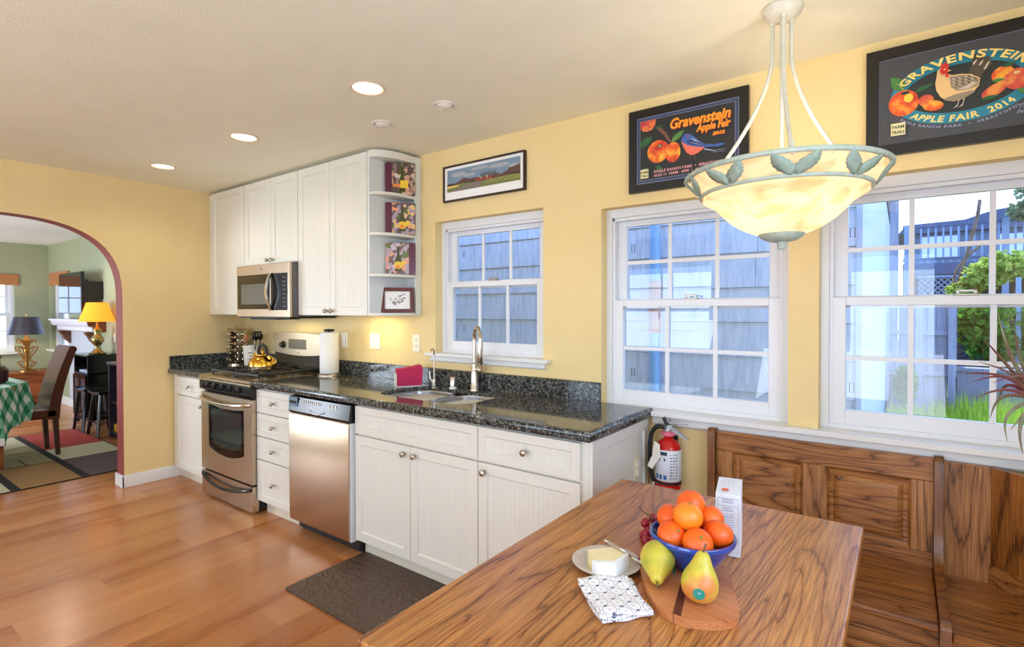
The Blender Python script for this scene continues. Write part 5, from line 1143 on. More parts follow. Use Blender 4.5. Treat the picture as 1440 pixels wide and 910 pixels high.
# ------------------------------------------------------------------ air plant hanging right of the window
ax_, ay_, az_ = 5.222, -.6, 1.165
t = thing('air_plant', 'spidery air plant with red-edged grey green leaves hanging at the right edge', 'plant', (ax_,ay_,az_))
M['tilland'] = mk('air_plant_leaf', (116,112,84), .55); nt = M['tilland'].node_tree; setc(M['tilland'], ramp(nt, noise(nt, coords(nt), 9, 2), [(.35,(116,34,44)),(.55,(104,98,72)),(.7,(150,150,120))]))
rr = random.Random(11)
b = MB()
LV = [(-.13,.035,.06),(-.145,.055,.045),(-.10,.15,.0),(-.115,.09,.03),(-.09,-.06,.06),(-.055,-.12,.05),(-.03,-.14,.03),(-.12,-.01,.04),(.03,.16,0),(.1,.1,0),(.12,.0,.03),(.08,-.08,.05),(.0,-.13,.04),(-.04,.17,-.01),(-.06,.10,.05),(-.09,.04,.07),(.05,.05,.08),(-.07,-.03,.08),(-.015,.09,.07),(-.05,-.09,.0),(-.08,.22,-.02)]
for lx_, lz_, sag in LV:
    ly_ = rr.uniform(-.05,.05); dr = Vector((lx_, ly_, lz_)); L_ = dr.length
    perp = Vector((-lz_, 0, lx_)).normalized()*(1 if lx_ < 0 else -1)
    P = []
    for i in range(9):
        u = i/8; p = Vector((ax_,ay_,az_))+dr*u+perp*(-sag*math.sin(PI*u)*.6); P.append(p)
    b.tube(P, [.0062*(1-u_/8)**.8+.0006 for u_ in range(9)], 6)
b.build('leaves', 'tilland', t)
b = MB(); b.sphere((ax_,ay_,az_), .016, 12, 1.3); b.build('base', 'tilland', t)
b = MB(); b.tube([(ax_+.012,ay_,az_+.01),(ax_+.04,ay_,H-.02)], .0008, 6); b.lathe([(.008,0),(.008,-.004),(.002,-.02),(0,-.021)], (ax_+.04,ay_,H-.0005), 10); b.build('hanging_line', 'knob', t)
# ------------------------------------------------------------------ living room
rugm = [cm('rug_olive', (150,142,104), .95), cm('rug_tan', (150,112,66), .95), cm('rug_red', (164,58,50), .95), cm('rug_cream', (190,184,156), .95), cm('rug_plum', (92,72,76), .95), cm('rug_black', (30,26,26), .95), cm('rug_brick', (176,64,36), .95)]
for q in rugm:
    nt = q.node_tree; bump(q, noise(nt, coords(nt, (1,6,1)), 60, 2), .4, .004)
b = MB(); zt = .010
def rp(i, x0, x1, y0, y1, z=zt): b.m(i).box(x0, x1, y0, y1, .001, z)
rp(5, -2.92,-.57,-3.3,-.545,.0085)
rp(2, -2.90,-1.93,-1.03,-.56); rp(3, -1.915,-1.36,-1.03,-.56); rp(4, -1.345,-.575,-1.03,-.56)
rp(1, -1.36,-.575,-1.47,-1.09); rp(0, -1.95,-1.38,-1.47,-1.09); rp(0, -2.25,-1.97,-1.47,-1.09); rp(3, -2.9,-2.27,-1.47,-1.09)
rp(3, -1.36,-.575,-2.4,-1.53); rp(2, -2.2,-1.38,-2.4,-1.53); rp(1, -2.9,-2.22,-2.4,-1.53); rp(0, -1.8,-.575,-3.28,-2.45); rp(4, -2.9,-1.82,-3.28,-2.45); rp(5,-1.66,-1.38,-1.285,-1.275,.0112)
o = b.build('area_rug', rugm, smooth=False); relocate(o, (-1.75,-1.9,.001)); tag(o, 'patchwork area rug in tan, olive, red and plum with black lines', 'rug')

# gingham covered table
M['gingham'] = mk('green_gingham', (236,238,236), .85); nt = M['gingham'].node_tree
tc = nn(nt, 'ShaderNodeUVMap').outputs[0]; sp_ = nn(nt, 'ShaderNodeSeparateXYZ', {0: tc}); s1 = math_(nt, 'LESS_THAN', math_(nt, 'FRACT', sp_.outputs[0]), .5); s2 = math_(nt, 'LESS_THAN', math_(nt, 'FRACT', sp_.outputs[1]), .5)
setc(M['gingham'], ramp(nt, math_(nt, 'MULTIPLY', math_(nt, 'ADD', s1, s2), .5), [(0,(236,236,238)),(.3,(110,176,150)),(.8,(22,122,86))], 'CONSTANT'))
tcx, tcy = -1.93, -2.06
t = thing('dining_table', 'dining table hidden under the green gingham cloth', 'table', (tcx,tcy,0))

b = MB(); b.box(-2.55,-1.32,-2.75,-1.36,.70,.735); b.build('tabletop', 'redwood', t)
for x in (-2.45,-1.42):
    for y in (-2.65,-1.46): box_part(t, 'leg', 'redwood', x-.035, x+.035, y-.035, y+.035, .0, .70)
corn = [(-2.62,-1.27),(-1.60,-1.22),(-1.10,-1.50),(-1.10,-2.8),(-2.62,-2.8)]
per = []
for i in range(5):
    a_, c_ = Vector(corn[i]), Vector(corn[(i+1) % 5]); 
    for k in range(14): per.append(a_.lerp(c_, k/14))
cen = Vector((-1.9,-2.05)); n = len(per)
b = MB(); vs = [(p.x, p.y, .742) for p in per]; rows = 7
for j in range(1, rows+1):
    for i, p in enumerate(per):
        d_ = (p-cen).normalized(); f_ = j/rows; drop = .23 if (p.y > -1.36 and p.x < -1.5) or (p.x < -2.5 and p.y > -1.6) else .34+.13*max(0, math.cos((i % 14)/14*2*PI))**2; w_ = .018*math.sin(i*.9)*f_
        vs.append((p.x+d_.x*(.05*f_+w_), p.y+d_.y*(.05*f_+w_), .742-drop*f_))
fs = [tuple(range(n))]+[(j*n+i, j*n+(i+1) % n, (j+1)*n+(i+1) % n, (j+1)*n+i) for j in range(rows) for i in range(n)]
b.add(vs, fs); cl = b.build('tablecloth', 'gingham', ang=60)
uv = cl.data.uv_layers.new(name='UVMap')
for p_ in cl.data.polygons:
    for li in p_.loop_indices:
        vi = cl.data.loops[li].vertex_index; co_ = cl.data.vertices[vi].co; j = vi//n
        if p_.index == 0 or len(p_.vertices) > 4: uvv = (co_.x*7.2, co_.y*7.2)
        else: q = per[vi % n]; ex_ = .742-co_.z; d_ = (q-cen).normalized(); uvv = ((q.x+d_.x*ex_)*7.2, (q.y+d_.y*ex_)*7.2)
        uv.data[li].uv = uvv
relocate(cl, (-1.9,-2.05,.742)); tag(cl, 'green and white gingham cloth hanging over the living room table', 'tablecloth')
t = thing('lidded_jar', 'dark glazed jar at the left edge on the gingham cloth', 'jar', (-1.62,-1.44,.744))
b = MB(); b.lathe([(.06,0),(.09,.02),(.095,.12),(.075,.15),(.04,.165),(.038,.22),(.05,.24),(.03,.27),(.012,.29),(0,.295)], (-1.62,-1.44,.744), 24); b.build('body', mk('dark_glaze', (62,30,34), .2), t)

# leather side chair
M['leather'] = mk('brown_leather', (84,36,24), .22)
t = thing('parsons_chair', 'dark brown leather high-backed chair pulled up to the gingham table', 'chair', (-1.82,-1.2,0)); hx0, hx1 = -2.03, -1.60
b = MB()
b.grid(lambda u, v: (hx0+(hx1-hx0)*(u if u <= 1 else 1), 0, 0), 2, 2); b.v = []; b.f = []; b.mi = []
pf = []; 
for i in range(13):
    u = i/12; z = .36+.66*u; y = -1.035+.03*math.sin(PI*u)*0+.15*u**1.6; pf.append((y, z, .045-.012*u))
poly = [(y-th, z) for y, z, th in pf]+arc(pf[-1][0], pf[-1][1], pf[-1][2], PI, 0, 6)[1:-1]+[(y+th, z) for y, z, th in pf[::-1]]
b.prism(poly, hx0, hx1, 'X'); b.build('backrest', 'leather', t, bevel=.012, seg=3)
b = MB(); b.box(hx0, hx1, -1.46, -1.0, .37, .46); b.build('seat', 'leather', t, bevel=.02, seg=3)
for x, y, dy in ((hx0+.03,-1.43,0),(hx1-.03,-1.43,0),(hx0+.03,-1.02,.02),(hx1-.03,-1.02,.02)):
    b = MB(); w_ = .022; b.add([(x-w_,y-w_,.38),(x+w_,y-w_,.38),(x+w_,y+w_,.38),(x-w_,y+w_,.38),(x-.017,y-.017+dy,.011),(x+.017,y-.017+dy,.011),(x+.017,y+.017+dy,.011),(x-.017,y+.017+dy,.011)], [(0,1,2,3),(7,6,5,4),(0,4,5,1),(1,5,6,2),(2,6,7,3),(3,7,4,0)]); b.build('leg', mk('dark_leg', (74,40,24), .35) if 'dark_leg' not in bpy.data.materials else bpy.data.materials['dark_leg'], t, bevel=.002)

# console table and scroll lamp at the far wall
t = thing('console_table', 'reddish wood console table under the far living room window', 'table', (-5.65,-.9,0))
b = MB(); b.box(-5.92,-5.38,-1.7,-.14,.47,.50); b.build('tabletop', 'redwood', t, bevel=.004)
b = MB(); b.box(-5.90,-5.42,-1.66,-.18,.36,.47); b.build('apron', 'redwood', t)
b = MB(); b.box(-5.88,-5.46,-1.6,-.24,.04,.36); b.build('cabinet_body', 'redwood', t)
for x in (-5.88,-5.44):
    for y in (-1.64,-.2): box_part(t, 'leg', 'redwood', x-.02, x+.02, y-.02, y+.02, .0, .37)
def shade(t, c, r0, r1, z0, z1, mat, n=40):
    b = MB(); b.ring([(r0,z0),(r1,z1),(r1-.003,z1),(r0-.003,z0)], (c[0],c[1],0), n); return b.build('lamp_shade', mat, t)
def glow(name, col, s):
    m = bpy.data.materials.new(name); m.use_nodes = True; nt = m.node_tree; nt.nodes.clear(); c4 = rgba(col)
    a_ = nn(nt, 'ShaderNodeAddShader', {0: nn(nt, 'ShaderNodeMixShader', {0: .5, 1: nn(nt, 'ShaderNodeBsdfTranslucent', {0: c4}).outputs[0], 2: nn(nt, 'ShaderNodeBsdfDiffuse', {0: c4}).outputs[0]}).outputs[0], 1: nn(nt, 'ShaderNodeEmission', {0: c4, 1: s}).outputs[0]})
    nt.links.new(a_.outputs[0], nn(nt, 'ShaderNodeOutputMaterial').inputs[0]); return m
lx1, ly1 = -5.5, -.46
t = thing('table_lamp', 'scrolled iron table lamp with a dark shade on the console table', 'lamp', (lx1,ly1,.501))
M['bronze'] = mk('bronze_gold', (176,130,70), .3, .9)
b = MB(); b.lathe([(.11,.501),(.11,.52),(.09,.53),(.05,.54),(.03,.56)], (lx1,ly1,0), 24); b.build('base', 'bronze', t)
b = MB(); b.lathe([(.02,.54),(.03,.6),(.018,.68),(.034,.76),(.045,.82),(.03,.90),(.05,.96),(.03,1.0),(.012,1.04),(.008,1.12)], (lx1,ly1,0), 20); b.build('stem', 'bronze', t)
for k in range(4):
    a = PI/4+k*PI/2; P = []
    for r_, z in ((.05,.56),(.10,.60),(.12,.64),(.09,.65),(.05,.66),(.06,.72),(.12,.80),(.15,.86),(.10,.87),(.05,.84),(.04,.90),(.09,.97),(.13,.96),(.12,.92)): P.append((lx1+r_*math.cos(a), ly1+r_*math.sin(a), z))
    b = MB(); b.tube(smooth_path(P, 4), .008, 6); b.build('scroll', 'bronze', t)
shade(t, (lx1,ly1), .215, .145, 1.05, 1.31, mk('dark_shade', (62,56,64), .35))
b = MB(); b.lathe([(.004,1.12),(.004,1.33),(.014,1.34),(0,1.36)], (lx1,ly1,0), 10); b.build('finial', 'bronze', t)
# black cabinet and yellow lamp
kx0, kx1, ky0, ky1 = -3.47, -2.95, -.41, -.105
t = thing('black_cabinet', 'black cabinet with an open niche and glazed doors beside the mantel', 'cabinet', (-3.2,-.26,0))
b = MB(); zt_ = .862
b.box(kx0-.015, kx1+.015, ky0-.015, ky1, zt_-.02, zt_); b.box(kx0, kx0+.02, ky0, ky1, .06, zt_-.02); b.box(kx1-.02, kx1, ky0, ky1, .06, zt_-.02); b.box(kx0, kx1, ky1-.015, ky1, .06, zt_-.02); b.box(kx0, kx1, ky0, ky1, .62, .64); b.box(kx0, kx1, ky0, ky1, .06, .10)
b.build('body', 'black', t, bevel=.002)
for a, c in ((kx0+.022,-3.212),(-3.208,kx1-.022)):
    b = MB(); b.prism([(a,.105),(c,.105),(c,.615),(a,.615)], ky0-.002, ky0-.018, 'Y', [[(a+.04,.15),(a+.04,.57),(c-.04,.57),(c-.04,.15)]]); d_ = b.build('door', 'black', t, bevel=.002)
    b = MB(); b.box(a+.038, c-.038, ky0-.012, ky0-.009, .148, .572); b.build('door_glass', mk('smoked_glass', (70,74,82), .1) if 'smoked_glass' not in bpy.data.materials else bpy.data.materials['smoked_glass'], d_, smooth=False)
for x in (kx0+.03, kx1-.03):
    for y in (ky0+.03, ky1-.03): b = MB(); b.lathe([(.014,0),(.022,.06)], (x,y,0), 10); b.build('foot', 'black', t)
t = thing('folded_papers', 'pale folded papers in the open niche of the black cabinet', 'papers', (-3.2,-.28,.641))
b = MB(); b.box(-3.38,-3.1,-.38,-.2,.641,.665); b.build('stack', mk('pale_blue_paper', (170,180,205), .6), t, bevel=.003)
lx2, ly2 = -3.10, -.27
t = thing('table_lamp', 'brass urn table lamp with a glowing yellow shade on the black cabinet', 'lamp', (lx2,ly2,zt_+.001))
M['oldbrass'] = mk('old_brass', (170,150,96), .22, .9)
b = MB(); b.lathe([(.085,zt_+.001),(.09,zt_+.012),(.06,zt_+.03),(.035,zt_+.06),(.022,zt_+.09),(.05,zt_+.13),(.068,zt_+.165),(.07,zt_+.19),(.045,zt_+.225),(.03,zt_+.25),(.045,zt_+.29),(.045,zt_+.31),(.02,zt_+.33),(.012,zt_+.36),(.008,zt_+.44)], (lx2,ly2,0), 28); b.build('base', 'oldbrass', t, ang=60)
shade(t, (lx2,ly2), .185, .105, 1.265, 1.50, glow('yellow_shade', (250,186,70), .55))
b = MB(); b.sphere((lx2,ly2,1.36), .03, 12); b.build('bulb', 'lamp', t)
# stools
pro = None
for i, (x, y) in enumerate(((-2.72,-.44),(-2.30,-.42))):
    lab = ['black wooden saddle stool nearer the black cabinet','black wooden saddle stool nearer the dark bookcase'][i]
    if pro is None:
        t = pro = thing('stool', lab, 'stool', (x,y,0), 0, 'black stools in the living room')
        b = MB(); b.grid(lambda u, v: (.19*(2*u-1), .12*(2*v-1), .475+.018*(2*u-1)**2), 9, 5); b.build('seat', 'black', t, local=True, solid=.028, bevel=.005)
        for sx_ in (-1,1):
            for sy_ in (-1,1): b = MB(); b.tube([(sx_*.12,sy_*.08,.47),(sx_*.135,sy_*.10,.25),(sx_*.16,sy_*.125,0)], [.018,.02,.015], 8); b.build('leg', 'black', t, local=True)
        for sy_ in (-1,1): b = MB(); b.tube([(-.145,sy_*.11,.16),(.145,sy_*.11,.16)], .01, 8); b.build('stretcher', 'black', t, local=True)
        for sx_ in (-1,1): b = MB(); b.tube([(sx_*.14,-.10,.21),(sx_*.14,.10,.21)], .01, 8); b.build('stretcher', 'black', t, local=True)
    else: dup(pro, (x,y,0), None, lab)
t = thing('bookcase', 'low dark bookcase half hidden behind the arch', 'bookcase', (-1.7,-.3,0))
M['plumwood'] = mk('dark_purple_wood', (58,52,70), .3)
b = MB(); b.box(-2.11,-2.085,-.45,-.105,0,.81); b.box(-1.3,-1.275,-.45,-.105,0,.81); b.box(-2.11,-1.275,-.47,-.105,.81,.835); b.box(-2.1,-1.28,-.12,-.105,0,.81); b.build('carcass', 'plumwood', t, bevel=.002)
for z in (.05,.38): box_part(t, 'shelf', 'plumwood', -2.085,-1.3,-.44,-.12,z,z+.02)
t = thing('yellow_box', 'yellow box on the bottom shelf of the dark bookcase', 'box', (-1.96,-.35,.071))
b = MB(); b.box(-2.05,-1.85,-.42,-.28,.071,.15); b.build('box_body', mk('yellow_card', (224,170,40), .5), t, bevel=.004)
# mantel with corbels on a pale chimney breast
t = thing('fireplace', 'fireplace mantel with its front coloured lit white, dark brown end coloured as shaded, and curved corbel', 'fireplace', (-4.2,-.2,0))
mX0, mX1, mY = -5.0, -3.36, -.30
M['mantel_lit'] = mk('mantel_lit_front', (226,226,236), .4); M['mbrown'] = wood('mantel_brown', (70,34,20), (118,64,42), (136,80,54), 'Y', None, 'X', 4, 6)  # lit white front and shaded brown end put into the colours
b = MB(); b.box(mX0, mX1, mY-.02, -.10, 1.262, 1.285); b.prism([(-.10,1.262),(mY,1.262),(mY+.01,1.21),(mY+.03,1.19),(-.10,1.19)], mX0+.03, mX1-.03, 'X'); b.prism([(-.10,1.19),(mY+.06,1.19),(mY+.07,1.13),(mY+.09,1.12),(-.10,1.12)], mX0+.08, mX1-.06, 'X'); b.build('shelf', 'mantel_lit', t, bevel=.003)
b = MB(); b.prism([(-.10,1.262),(mY,1.262),(mY+.01,1.21),(mY+.03,1.19),(mY+.06,1.19),(mY+.07,1.13),(mY+.09,1.12),(-.10,1.12)], mX1-.029, mX1-.001, 'X'); b.build('shelf_end', 'mbrown', t, bevel=.002)
for x in (-4.75,-3.62):
    b = MB(); P = [(-.10,1.12),(-.26,1.12),(-.25,1.09),(-.22,1.05),(-.20,1.0),(-.17,.97),(-.14,.94),(-.10,.90)]; b.prism(P, x-.05, x+.05, 'X'); b.build('corbel', 'mbrown', t, bevel=.003)
b = MB(); b.prism([(-4.8,0.12),(-3.55,0.12),(-3.55,1.12),(-4.8,1.12)], -.102, -.13, 'Y', [[(-4.5,.12),(-4.5,.8),(-3.85,.8),(-3.85,.12)]]); b.build('surround', mk('grey_stone', (190,196,206), .5), t, bevel=.002)
b = MB(); b.box(-4.5,-3.85,-.112,-.103,.12,.8); b.build('firebox', 'blackm', t)
# television on a bracket
t = thing('television', 'wall mounted flat television above the mantel, turned towards the room', 'television', (-3.9,-.30,1.65))
b = MB(); b.box(-4.40,-3.45,-.335,-.300,1.36,1.90); tv = b.build('case', 'black', t, bevel=.004)
b = MB(); b.box(-4.385,-3.465,-.337,-.3345,1.375,1.885); b.build('screen', mk('tv_screen', (24,26,30), .03), tv, smooth=False); bsdf(bpy.data.materials['tv_screen']).inputs['Specular IOR Level'].default_value = 1.
b = MB(); b.box(-3.75,-3.45,-.30,-.26,1.50,1.80); b.box(-3.70,-3.6,-.26,-.102,1.6,1.66); b.box(-3.55,-3.45,-.26,-.102,1.55,1.78); b.build('wall_bracket', 'blackm', t, bevel=.003)
# woven shades
M['woven'] = noisy('woven_wood', (196,134,84), (168,108,64), 60, .8, .5, 60, stretch=(.15,.15,8))
t = thing('woven_blind', 'woven wood blind at the top of the far living room window', 'blind', (-5.93,-.98,1.79))
b = MB(); b.box(-5.945,-5.925,-1.50,-.46,1.79,1.955); b.build('slats', 'woven', t, bevel=.003)
t = thing('woven_blind', 'woven wood blind on the living room window beside the television', 'blind', (-5.35,-.11,1.79))
b = MB(); b.box(-5.82,-4.86,-.125,-.103,1.79,1.985); b.build('slats', 'woven', t, bevel=.003)
t = thing('ceiling_light', 'round ceiling light in the living room seen through the arch', 'ceiling light', (-2.894,-.67,H))
b = MB(); b.ring([(.07,0),(.07,-.004),(.09,-.006),(.095,-.001)], (-2.894,-.67,H), 32, False); b.build('trim_ring', 'ceramic', t)
b = MB(); b.lathe([(.0,-.003),(.07,-.003),(.07,-.001)], (-2.894,-.67,H), 32); b.build('lens', 'lamp', t)
plate('almond switch plate on the sage wall beside the yellow lamp', -3.06, 1.054, .072, 's', y=-.1, name='light_switch')

# ------------------------------------------------------------------ outdoors
GZ = -.25
M['ground'] = noisy('soil', (110,104,70), (96,110,60), 3, .95, .5, 30, bd=.03)
b = MB(); b.box(-12, 26, .2, 34, GZ-.1, GZ); struct(b.build('ground', 'ground', smooth=False), 'garden ground outside the windows')
b = MB(); b.box(-14, 16, -20, YB-.13, GZ-.1, GZ+.0); struct(b.build('ground', mk('patio', (176,170,158), .9), smooth=False), 'paved yard behind the room')
b = MB(); b.box(-20, -6.12, -20, .2, GZ-.1, GZ); struct(b.build('ground', 'ground', smooth=False), 'ground beyond the living room')
# neighbour's shingled wall
t = thing('neighbour_house', 'weathered grey shingled side of the house next door, close to the windows', 'building', (1.5,1.6,GZ))
m = M['shingle'] = mk('weathered_shingle', (120,124,132), .9); nt = m.node_tree; v = coords(nt)
st = noise(nt, coords(nt, (9,9,1.2)), 4, 4); gr = noise(nt, coords(nt, (60,60,60)), 3, 2)
setc(m, mixc(nt, .35, ramp(nt, st, [(.3,(178,190,210)),(.5,(206,216,232)),(.7,(224,230,240))]), ramp(nt, gr, [(.3,(170,180,200)),(.7,(224,230,240))]))); bump(m, noise(nt, coords(nt, (80,80,6)), 3, 3), .4, .01)
NW = 1.5; rr = random.Random(4)
b = MB(); sp0 = .247
for r_ in range(-5, 9):
    z0 = .814+r_*sp0; x = -3.5-rr.random()*.4
    while x < 4.72:
        w_ = rr.choice((.45,.75,.95,1.2)); xe = min(x+w_, 4.72)
        if z0 < 2.9: b.add([(x+.0015,NW,z0+.003),(xe-.0015,NW,z0+.003),(xe-.0015,NW+.012,z0+sp0),(x+.0015,NW+.012,z0+sp0),(x+.0015,NW+.02,z0+.003),(xe-.0015,NW+.02,z0+.003),(x+.0015,NW+.03,z0+sp0),(xe-.0015,NW+.03,z0+sp0)], [(0,1,2,3),(0,4,5,1),(1,5,7,2),(0,3,6,4)])
        x += w_
b.build('shingles', 'shingle', t, smooth=False)
M['board_pale'] = noisy('pale_vertical_boards', (196,204,222), (170,180,202), 5, .8, .3, 40, stretch=(8,8,.5))
b = MB(); b.box(-3.5, 4.70, NW+.03, 11, GZ, 3.1); b.build('wall_core', mk('gap_dark', (70,76,84), .9), t, smooth=False)
b = MB(); b.box(4.70, 4.735, NW-.01, NW+.11, GZ, 3.1)
y = NW+.12
while y < 11: b.box(4.702, 4.722, y, y+.19, GZ, 3.1); y += .195
b.build('side_boards', 'board_pale', t, bevel=.003)
b = MB(); b.prism([(NW-.05,3.08),(NW-.05,3.14),(5.5,4.2),(11.3,3.2),(11.3,3.08)], -3.8, 4.74, 'X'); b.build('roof', mk('roof_shingle', (84,86,92), .9), t, smooth=False)
t = thing('drainpipe', 'pale blue drainpipe with an orange joint on the shingled wall', 'pipe', (3.52,NW-.045,GZ))
def wx(px_target): return px_target
b = MB(); b.tube([(3.395,NW-.05,GZ),(3.395,NW-.05,3.0)], .042, 14); b.build('pipe', mk('pipe_blue', (120,176,226), .35), t)
b = MB(); b.tube([(3.395,NW-.05,1.22),(3.395,NW-.05,1.62)], .045, 14); b.build('joint', mk('pipe_orange', (186,140,120), .5), t)
# fence with boards and rails
M['fence'] = noisy('weathered_fence', (156,162,182), (120,128,152), 4, .85, .3, 30, stretch=(7,7,.4))
t = thing('wooden_fence', 'weathered board fence at the end of the side passage', 'fence', (5.1,8.2,GZ))
b = MB(); x = 4.76; rr = random.Random(8)
while x < 5.50:
    b.box(x, x+.118, 8.2, 8.222, .35, (3.3 if x < 4.88 else 1.60)+rr.uniform(-.01,.01)); x += .123
b.build('boards', 'fence', t, bevel=.003)
for z in (.36,1.0): box_part(t, 'rail', 'fence', 4.76, 5.50, 8.13, 8.199, z, z+.07)
for x in (5.15,5.55): box_part(t, 'post', 'fence', x-.045, x+.045, 8.05, 8.13, GZ, 1.62)
box_part(t, 'kickboard', 'fence', 4.76, 5.50, 8.2, 8.23, GZ, .34)
# raised deck with railing
t = thing('raised_deck', 'raised blue grey deck with an upright railing and lattice below', 'deck', (6.6,12.6,GZ))
M['deck'] = noisy('deck_boards', (74,98,132), (56,78,112), 3, .8, .2, 30, stretch=(6,6,.5)); M['deckpale'] = mk('deck_rail_paint', (120,146,178), .7)
b = MB(); b.box(4.93, 10.5, 12, 14.5, 2.16, 2.40); b.build('floor_frame', 'deck', t)
b = MB(); b.box(4.93, 10.5, 12.0, 12.1, 3.17, 3.24); b.box(4.93, 10.5, 12.02, 12.08, 2.46, 2.51); b.build('handrail', 'deck', t)
b = MB(); x = 4.98
while x < 10.4: b.box(x, x+.035, 12.03, 12.07, 2.40, 3.17); x += .125
b.build('balusters', 'deckpale', t)
for x in (5.0,6.6,8.9): box_part(t, 'post', 'deckpale', x-.05, x+.05, 11.98, 12.1, GZ, 3.24)
b = MB(); 
for k in range(16):
    o_ = k*.11
    b.tube([(5.2+max(0,o_-.75), 11.98, 2.08-min(o_,.75)*1.0), (5.2+min(o_,1.0), 11.98, 2.08-max(0,o_-1.0))], .014, 4)
    b.tube([(6.2-max(0,o_-.75), 11.975, 2.08-min(o_,.75)*1.0), (6.2-min(o_,1.0), 11.975, 2.08-max(0,o_-1.0))], .014, 4)
b.box(5.18, 6.24, 11.95, 12.0, 2.08, 2.13); b.build('lattice', 'deckpale', t)
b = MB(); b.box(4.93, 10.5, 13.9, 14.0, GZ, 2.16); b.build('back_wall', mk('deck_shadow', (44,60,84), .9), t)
t = thing('distant_house', 'low blue roofed house behind the deck railing', 'building', (8,17,GZ))
b = MB(); b.box(5.0, 11, 17, 21, GZ, 3.6); b.build('wall', mk('house_blue', (86,112,140), .8), t)
b = MB(); b.prism([(4.8,3.6),(11.6,3.6),(11,4.1),(8.2,4.25),(6.9,4.10),(6.3,3.90),(5.0,3.86)], 16.8, 21.2, 'Y'); b.build('roof', mk('roof_blue', (64,84,112), .8), t)
b = MB(); b.box(5.35,6.2,16.96,17,2.9,3.5); b.box(7.0,7.6,16.96,17,2.8,3.45); b.build('window', mk('pale_window', (190,210,230), .2), t)
# foliage helpers
def leafcloud(cs, n, s, rng, flat=.5):
    b = MB()
    for (cx, cy, cz, rx, rz) in cs:
        for k in range(n):
            a = rng.uniform(0, 2*PI); e_ = math.acos(rng.uniform(-1, 1)); rr_ = rng.uniform(.55, 1)
            p = Vector((cx+rx*rr_*math.sin(e_)*math.cos(a), cy+rx*.6*rr_*math.sin(e_)*math.sin(a), cz+rz*rr_*math.cos(e_)))
            d1 = Vector((rng.uniform(-1,1), rng.uniform(-1,1), rng.uniform(-.6,.6))).normalized(); d2 = d1.orthogonal().normalized(); d2 = (d2+d1.cross(d2)*rng.uniform(-1,1)).normalized()
            q = s*rng.uniform(.6, 1.3); b.add([p-d1*q, p+d2*q*flat, p+d1*q, p-d2*q*flat], [(0,1,2,3)])
    return b
def leafmat(name, c1, c2):
    m = bpy.data.materials.new(name); m.use_nodes = True; nt = m.node_tree; nt.nodes.clear()
    c = ramp(nt, noise(nt, coords(nt), 9, 3), [(.35, c1), (.65, c2)])
    mx = nn(nt, 'ShaderNodeMixShader', {0: .4, 1: nn(nt, 'ShaderNodeBsdfDiffuse', {0: c}).outputs[0], 2: nn(nt, 'ShaderNodeBsdfTranslucent', {0: c}).outputs[0]})
    nt.links.new(mx.outputs[0], nn(nt, 'ShaderNodeOutputMaterial').inputs[0]); return m
M['ivy'] = leafmat('ivy_leaves', (40,96,48), (110,160,60)); M['vine'] = leafmat('vine_leaves', (110,150,60), (190,210,110)); M['treeleaf'] = leafmat('tree_leaves', (70,110,90), (120,150,120)); M['bark'] = noisy('bark', (120,104,92), (90,76,66), 8, .9)
rng = random.Random(21)
t = thing('vine_shrub', 'bright yellow green vine mounding over the fence below the deck', 'shrub', (6.6,9.6,GZ))
leafcloud([(6.05,9.6,1.98,.30,.26),(5.80,9.7,1.72,.24,.2),(6.3,9.6,2.12,.35,.28),(6.9,9.7,2.1,.5,.4),(5.70,9.6,1.5,.2,.2),(7.6,9.7,2.0,.5,.5)], 420, .055, rng, .8).build('foliage', 'vine', t, smooth=False)
b = MB(); b.tube(smooth_path([(5.6,9.7,1.3),(5.75,9.7,2.0),(5.95,9.7,2.9),(6.0,9.7,3.3)]), .03, 6); b.tube(smooth_path([(5.62,9.7,1.3),(5.7,9.75,2.1),(6.1,9.75,2.6)]), .022, 6); b.tube([(6.3,9.7,GZ),(6.2,9.7,1.6)], .05, 8); b.build('stem', 'bark', t)
t = thing('ivy_hedge', 'dark green ivy covering the back fence beside the grey boards', 'hedge', (6.9,9,GZ))
leafcloud([(5.85,8.8,1.15,.26,.42),(6.25,8.9,1.1,.4,.5),(6.8,8.9,1.2,.5,.55),(7.5,8.9,1.2,.6,.6),(8.2,8.9,1.2,.6,.6),(6.2,8.9,.75,.4,.35),(7.2,8.9,.6,.6,.5),(4.98,7.9,.22,.14,.30),(8.0,8.9,.5,.6,.5)], 420, .06, rng, .8).build('foliage', 'ivy', t, smooth=False)
b = MB()
for x in (6.35,7.0,7.7): b.box(x, x+.06, 8.75, 8.8, GZ, 1.9)
b.build('trellis_post', 'deckpale', t)
t = thing('garden_edging', 'low stone edging under the ivy hedge', 'garden edging', (6.4,8.3,GZ))
b = MB(); b.box(5.62, 9, 8.25, 8.45, GZ, .44); b.box(5.60, 9, 8.22, 8.48, .44, .50); b.build('edging', mk('edging_stone', (120,124,140), .9), t, bevel=.01)
t = thing('garden_tree', 'pale leaved tree at the right behind the deck', 'tree', (8.2,13,GZ))
leafcloud([(7.0,11.5,3.7,.35,.4),(7.6,11.5,4.0,.6,.8),(6.8,11.6,3.3,.25,.2),(8.3,11.5,4.5,.8,.9)], 420, .06, rng, .5).build('foliage', 'treeleaf', t, smooth=False)
b = MB(); b.tube([(7.7,11.5,GZ),(7.6,11.5,2.2),(7.4,11.5,3.6)], [.12,.1,.06], 8); b.tube([(7.6,11.5,2.6),(8.2,11.5,4.2)], .05, 8); b.build('trunk', 'bark', t)
